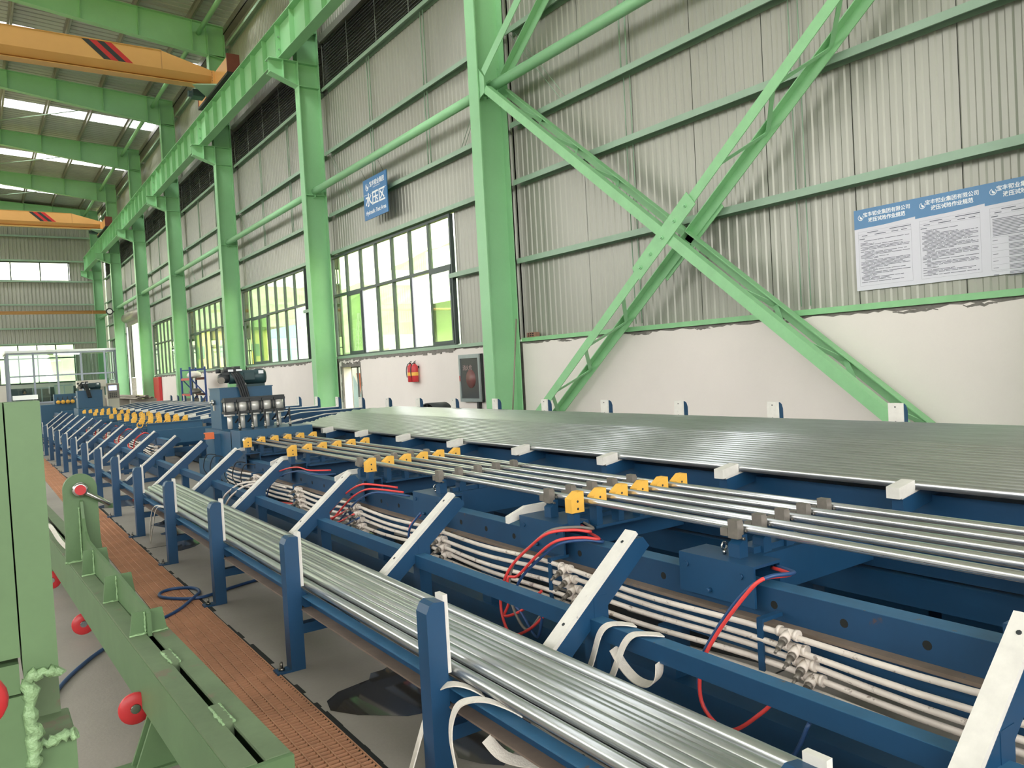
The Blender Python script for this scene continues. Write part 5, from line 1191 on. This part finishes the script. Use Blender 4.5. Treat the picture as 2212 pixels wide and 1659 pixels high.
# ================================================================ FLOOR GRATING
q = MB(); nb = 7; w = TX1 - TX0 - 0.012
for i in range(nb):
    x = -w / 2 + w * i / (nb - 1); q.box(x - 0.003, x + 0.003, 0.003, 0.995, -0.028, 0.0)
k = 0
while k * 0.0334 < 0.99:
    y = 0.004 + k * 0.0334; q.box(-w / 2, w / 2, y - 0.003, y + 0.003, -0.022, -0.001); k += 1
q.box(-w / 2, w / 2, 0.0, 0.005, -0.028, 0); q.box(-w / 2, w / 2, 0.993, 0.998, -0.028, 0)
gm = q.mesh('bar_lattice')
for k in range(32):
    g = empty('floor_grating', ((TX0 + TX1) / 2, -1.6 + k * 1.0, 0.004), 'rusty bar grating panel covering the floor trench', 'grating', 'grating panels along the trench')
    o = link('bar_lattice', gm, GRATE, g); o['kind'] = 'stuff'
m = MB(); m.box(TX1 - 0.012, TX1, -9, 59, -0.09, -0.004); m.box(TX0, TX0 + 0.012, -9, 59, -0.09, -0.004); m.build('trench_edge', DARK, fl_root)
m = MB(); r = random.Random(77)
y = 1.5
while y < 20:
    d = r.uniform(0.05, 0.25); m.box(TX1 - 0.003, TX1 + r.uniform(0.004, 0.03), y, y + d, -0.02, 0.0012); y += d
m.build('trench_edge_chip', DARK, fl_root)

# ---- blue hose on the floor
hose([(1.95, 6.44, 0.015), (1.75, 6.42, 0.013), (1.5, 6.32, 0.013), (1.33, 6.24, 0.015), (1.2, 6.30, 0.018), (1.09, 6.46, 0.018), (1.10, 6.60, 0.018), (1.2, 6.66, 0.018), (1.33, 6.58, 0.016), (1.35, 6.42, 0.016), (1.27, 6.24, 0.026), (1.12, 6.02, 0.018), (0.95, 5.86, 0.014), (0.75, 5.70, 0.013), (0.55, 5.47, 0.013), (0.40, 5.22, 0.013), (0.30, 5.0, 0.013), (0.2, 4.7, 0.013), (0.05, 4.25, 0.013), (-0.15, 3.9, 0.013)], HBLUE, 'dark blue hose looped on the grating and trailing under the green beam', 0.012, 'hoses on the floor', 'floor_hose')

# ---- lifting slings
def strap(pts, side, label, w=0.042):
    m = MB(); m.ribbon(smooth(pts, 5), side, w, 0.005); return m
sl = empty('lifting_sling', (1.45, 2.5, 0.43), 'white webbing sling hanging over the near channel of the cradle rack', 'sling'); S0 = Vector((1.45, 2.5, 0.43))
for pts, sd in (([(1.50, 2.50, 0.418), (1.475, 2.56, 0.435), (1.44, 2.62, 0.438), (1.41, 2.69, 0.405), (1.40, 2.73, 0.34), (1.385, 2.76, 0.27), (1.35, 2.77, 0.17), (1.30, 2.75, 0.08), (1.26, 2.72, 0.02)], [(0.3, 0.95, 0)]),
                ([(1.51, 2.27, 0.418), (1.49, 2.32, 0.432), (1.46, 2.40, 0.44), (1.43, 2.46, 0.432), (1.405, 2.52, 0.40), (1.39, 2.55, 0.34), (1.38, 2.55, 0.27), (1.375, 2.52, 0.19), (1.37, 2.48, 0.11), (1.365, 2.45, 0.03)], [(0.3, 0.95, 0)]),
                ([(1.42, 2.36, 0.33), (1.46, 2.31, 0.27), (1.55, 2.24, 0.24), (1.6, 2.16, 0.26)], [(0.9, 0.3, 0.2)])):
    m = MB(); m.ribbon([p - S0 for p in smooth(pts, 5)], sd[0], 0.048, 0.005); m.build('strap', STRAP, sl)
sl = empty('lifting_sling', (2.2, 2.45, 0.5), 'white webbing sling looped over the rear beam near the steep near arm', 'sling'); S0 = Vector((2.2, 2.45, 0.5))
for pts, sd in (([(2.24, 2.46, 0.515), (2.20, 2.50, 0.522), (2.16, 2.54, 0.515), (2.14, 2.575, 0.47), (2.135, 2.62, 0.36), (2.13, 2.67, 0.25), (2.12, 2.70, 0.16)], (0.35, 0.93, 0)),
                ([(2.24, 2.30, 0.515), (2.19, 2.33, 0.524), (2.155, 2.38, 0.515), (2.14, 2.42, 0.47), (2.135, 2.46, 0.39), (2.13, 2.50, 0.31), (2.12, 2.56, 0.22), (2.11, 2.60, 0.15)], (0.35, 0.93, 0)),
                ([(2.15, 2.50, 0.43), (2.155, 2.45, 0.37), (2.16, 2.38, 0.33), (2.16, 2.30, 0.335), (2.16, 2.25, 0.38), (2.165, 2.245, 0.44)], (0.95, 0.1, 0.2))):
    m = MB(); m.ribbon([p - S0 for p in smooth(pts, 5)], sd, 0.048, 0.005); m.build('strap', STRAP, sl)
sl = empty('lifting_sling', (1.42, 8.6, 0.42), 'grubby white sling hanging from the channel at the pipe ends', 'sling'); S0 = Vector((1.42, 8.6, 0.42))
for pts, sd in (([(1.52, 8.2, 0.43), (1.47, 8.35, 0.432), (1.43, 8.48, 0.428), (1.41, 8.58, 0.38), (1.405, 8.66, 0.28), (1.40, 8.70, 0.18), (1.40, 8.73, 0.07), (1.40, 8.72, 0.03)], (0.3, 0.95, 0)),
                ([(1.53, 8.05, 0.43), (1.47, 8.22, 0.434), (1.43, 8.36, 0.43), (1.41, 8.44, 0.37), (1.40, 8.50, 0.26), (1.39, 8.58, 0.14), (1.39, 8.66, 0.05), (1.395, 8.70, 0.025)], (0.3, 0.95, 0))):
    m = MB(); m.ribbon([p - S0 for p in smooth(pts, 5)], sd, 0.05, 0.005); m.build('strap', STRAP, sl)
for j in range(2):
    m = MB(); m.tube(smooth([(2.46, 7.6 + 0.2 * j, 0.56), (2.34, 7.8 + 0.2 * j, 0.59), (2.22, 8.1 + 0.2 * j, 0.56), (2.15, 8.4 + 0.2 * j, 0.44), (2.13, 8.6 + 0.2 * j, 0.32)]), 0.011, 8)
    tag(m.build('white_hose', PPR), 'white hose arching over the rear rack beam, %s of two' % ('nearer' if j == 0 else 'farther'), 'hose', 'white hoses over the rear beam')

# ---- puddles
WET = mat('wet_floor', (58, 54, 50), 0.06, var=0.2, vscale=2.0, spec=0.6)
def puddle(cx, cy, rx, ry, seed, label):
    r = random.Random(seed); n = 44; vs = [(0, 0, 0)]
    for k in range(n):
        t = 2 * math.pi * k / n; f = 0.72 + 0.55 * noise.noise(Vector((math.cos(t) * 1.6 + seed, math.sin(t) * 1.6, seed * 0.7))) + 0.22 * noise.noise(Vector((math.cos(t) * 6 + seed, math.sin(t) * 6, 3)))
        vs.append((rx * f * math.cos(t), ry * f * math.sin(t), 0))
    m = MB(); m.add(vs, [(0, k + 1, (k + 1) % n + 1) for k in range(n)]); o = m.build('water_puddle', WET, None, (cx, cy, 0.0018)); tag(o, label, 'puddle')
puddle(1.95, 3.45, 0.62, 0.85, 3, 'dark wet patch on the floor under the near end of the cradle rack')
puddle(2.0, 9.2, 0.75, 1.15, 5, 'glossy puddle under the rack where the cradle pipes end')
puddle(1.95, 11.9, 0.6, 0.8, 8, 'second glossy puddle farther under the cradle rack')
puddle(3.1, 5.2, 0.5, 2.6, 12, 'dark oily wet patch beneath the test bench')
puddle(2.0, 1.6, 0.5, 0.9, 15, 'wet patch at the nearest end under the cradle rack')

# ================================================================ OUTSIDE
GRASS = mat('dry_grass', (150, 158, 84), 0.95, var=0.25, vscale=0.3); TREES = mat('wooded_hill', (138, 158, 128), 0.95, var=0.45, vscale=0.09, fine=0.0)  # hill base colour paled to stand in for outdoor haze
gr = MB(); gr.box(-400, -17.3, -300, 800, -0.6, -0.35); gr.box(7.9, 400, -300, 800, -0.6, -0.35); gr.box(-17.3, 7.9, 59.7, 800, -0.6, -0.35); gr.box(-17.3, 7.9, -300, -9.3, -0.6, -0.35)
tag(gr.build('ground', GRASS), 'pale grass ground outside the hall', kind='structure')
hx = [18 + 4.5 * i for i in range(60)]; hy = [-60 + 9 * j for j in range(90)]
def sst(t): t = max(0, min(1, t)); return t * t * (3 - 2 * t)
def hz(x, y):
    a = 60 * sst((x - 40) / 125) * (0.86 + 0.16 * math.sin(y * 0.011 + 0.6)); b = 46 * sst((y - 190) / 220)
    h = max(a, b); return -0.4 + h + min(h, 6) * 0.35 * noise.noise(Vector((x * 0.16, y * 0.16, 0))) + min(h, 8) * 0.4 * noise.noise(Vector((x * 0.03, y * 0.03, 5)))
vs = [(x, y, hz(x, y)) for x in hx for y in hy]; ny = len(hy)
m = MB(); m.add(vs, [(i * ny + j, (i + 1) * ny + j, (i + 1) * ny + j + 1, i * ny + j + 1) for i in range(len(hx) - 1) for j in range(ny - 1)], True)
tag(m.build('hill', TREES), 'wooded hillside seen through the side windows', kind='structure')
m = MB(); hx2 = [-120 + 8 * i for i in range(18)]; hy2 = [150 + 9 * j for j in range(40)]; n2 = len(hy2)
m.add([(x, y, hz(18, y) - 0.1) for x in hx2 for y in hy2], [(i * n2 + j, (i + 1) * n2 + j, (i + 1) * n2 + j + 1, i * n2 + j + 1) for i in range(17) for j in range(n2 - 1)], True)
tag(m.build('hill', TREES), 'low wooded rise beyond the far end windows', kind='structure')
bl = empty('billboard', (30, 90, -0.35), 'pale blue billboard outside the second window', 'billboard')
m = MB(); m.box(-0.1, 0.1, -5, 5, 3.2, 7.6); m.build('panel', mat('board_blue', (150, 196, 226), 0.6, var=0.15, vscale=0.6), bl); m = MB()
for y in (-4, 0, 4): m = MB(); m.box(-0.1, 0.1, y - 0.1, y + 0.1, 0, 3.2); m.build('post', WINF, bl)
ex = empty('excavator', (20, 68, -0.35), 'yellow excavator parked outside the second window', 'excavator'); EY = mat('plant_yellow', (240, 184, 40), 0.5)
m = MB(); m.box(-1.1, 1.1, -1.6, 1.2, 1.0, 2.3); m.build('house', EY, ex); m = MB(); m.box(-1.1, 0.0, 0.2, 1.4, 1.5, 3.0); m.build('cab', BLACK, ex)
for x in (-1.2, 0.7): m = MB(); m.prism([(-1.9, 0.0), (1.9, 0.0), (2.2, 0.45), (1.9, 0.9), (-1.9, 0.9), (-2.2, 0.45)], 'x', x, x + 0.5); m.build('track', BLACK, ex)
m = MB(); m.bar((0.4, 1.0, 2.0), (0.4, 3.0, 4.6), 0.35, 0.5); m.bar((0.4, 3.0, 4.6), (0.4, 5.6, 3.6), 0.3, 0.42); m.build('boom', EY, ex); m = MB(); m.bar((0.4, 5.6, 3.7), (0.4, 6.2, 1.6), 0.25, 0.35); m.build('stick', EY, ex); m = MB(); m.prism([(5.8, 1.7), (6.6, 1.7), (6.5, 0.8), (5.7, 0.9)], 'x', 0.0, 0.8); m.build('bucket', BLACK, ex)
bd = empty('cream_building', (25, 105, -0.35), 'cream low building outside the third window', 'building'); CREAM = mat('cream_wall', (232, 214, 168), 0.8, var=0.05)
m = MB(); m.box(0, 12, 0, 12, 0, 8.2); m.build('wall', CREAM, bd); m = MB(); m.box(-0.3, 12.3, -0.3, 12.3, 8.2, 8.6); m.build('roof', CLAMP, bd)
for z in (1.2, 4.8):
    for y in (1.5, 4.5, 7.5): m = MB(); m.box(-0.05, 0.0, y, y + 1.6, z, z + 1.6); m.build('window', mat('far_pane', (120, 140, 150), 0.3), bd)
    for x in (1.5, 5, 8.5): m = MB(); m.box(x, x + 1.6, -0.05, 0.0, z, z + 1.6); m.build('window', mat('far_pane', (120, 140, 150), 0.3), bd)
tw = empty('lattice_tower', (60, 137, 2.0), 'lattice power pylon on the slope seen through the double pane', 'tower'); m = MB()
for a, b in ((1, 1), (-1, 1), (-1, -1), (1, -1)): m.bar((a * 1.1, b * 1.1, 0), (a * 0.15, b * 0.15, 10.5), 0.1, 0.1)
for k in range(7):
    s0 = 1.1 - 0.95 * k / 7; s1 = 1.1 - 0.95 * (k + 1) / 7; z0 = 10.5 * k / 7; z1 = 10.5 * (k + 1) / 7
    for (a, b), (c, d) in (((1, 1), (-1, 1)), ((-1, 1), (-1, -1)), ((-1, -1), (1, -1)), ((1, -1), (1, 1))): m.bar((a * s0, b * s0, z0), (c * s1, d * s1, z1), 0.06, 0.06); m.bar((c * s0, d * s0, z0), (a * s1, b * s1, z1), 0.06, 0.06)
for z in (7.5, 9.3): m.bar((-1.6, 0, z), (1.6, 0, z), 0.08, 0.08)
m.build('lattice', WINF_W, tw)
# board seen through the knocked-out doorway
wb = empty('roadside_board', (9.6, 21.6, -0.35), 'white board with an orange triangle outside the knocked-out doorway', 'board')
m = MB(); m.box(0, 0.06, -1.6, 1.6, 0.3, 2.6); m.build('panel', WHITE, wb)
m = MB(); m.add([(-0.004, 0.75, 1.95), (-0.004, 0.35, 1.95), (-0.004, 0.55, 1.3)], [(0, 1, 2)]); m.build('triangle_mark', mat('triangle_orange', (196, 92, 56), 0.6), wb)
m = MB(); m.add([(-0.003, 1.1, 0.4), (-0.003, -0.4, 0.4), (-0.003, 0.3, 1.2), (-0.003, 1.0, 1.9)], [(0, 1, 2, 3)]); m.build('blue_patch', mat('pale_blue_print', (176, 200, 216), 0.6), wb)
for y in (-1.3, 1.3): m = MB(); m.box(0.06, 0.12, y - 0.04, y + 0.04, 0, 2.5); m.build('post', WINF, wb)
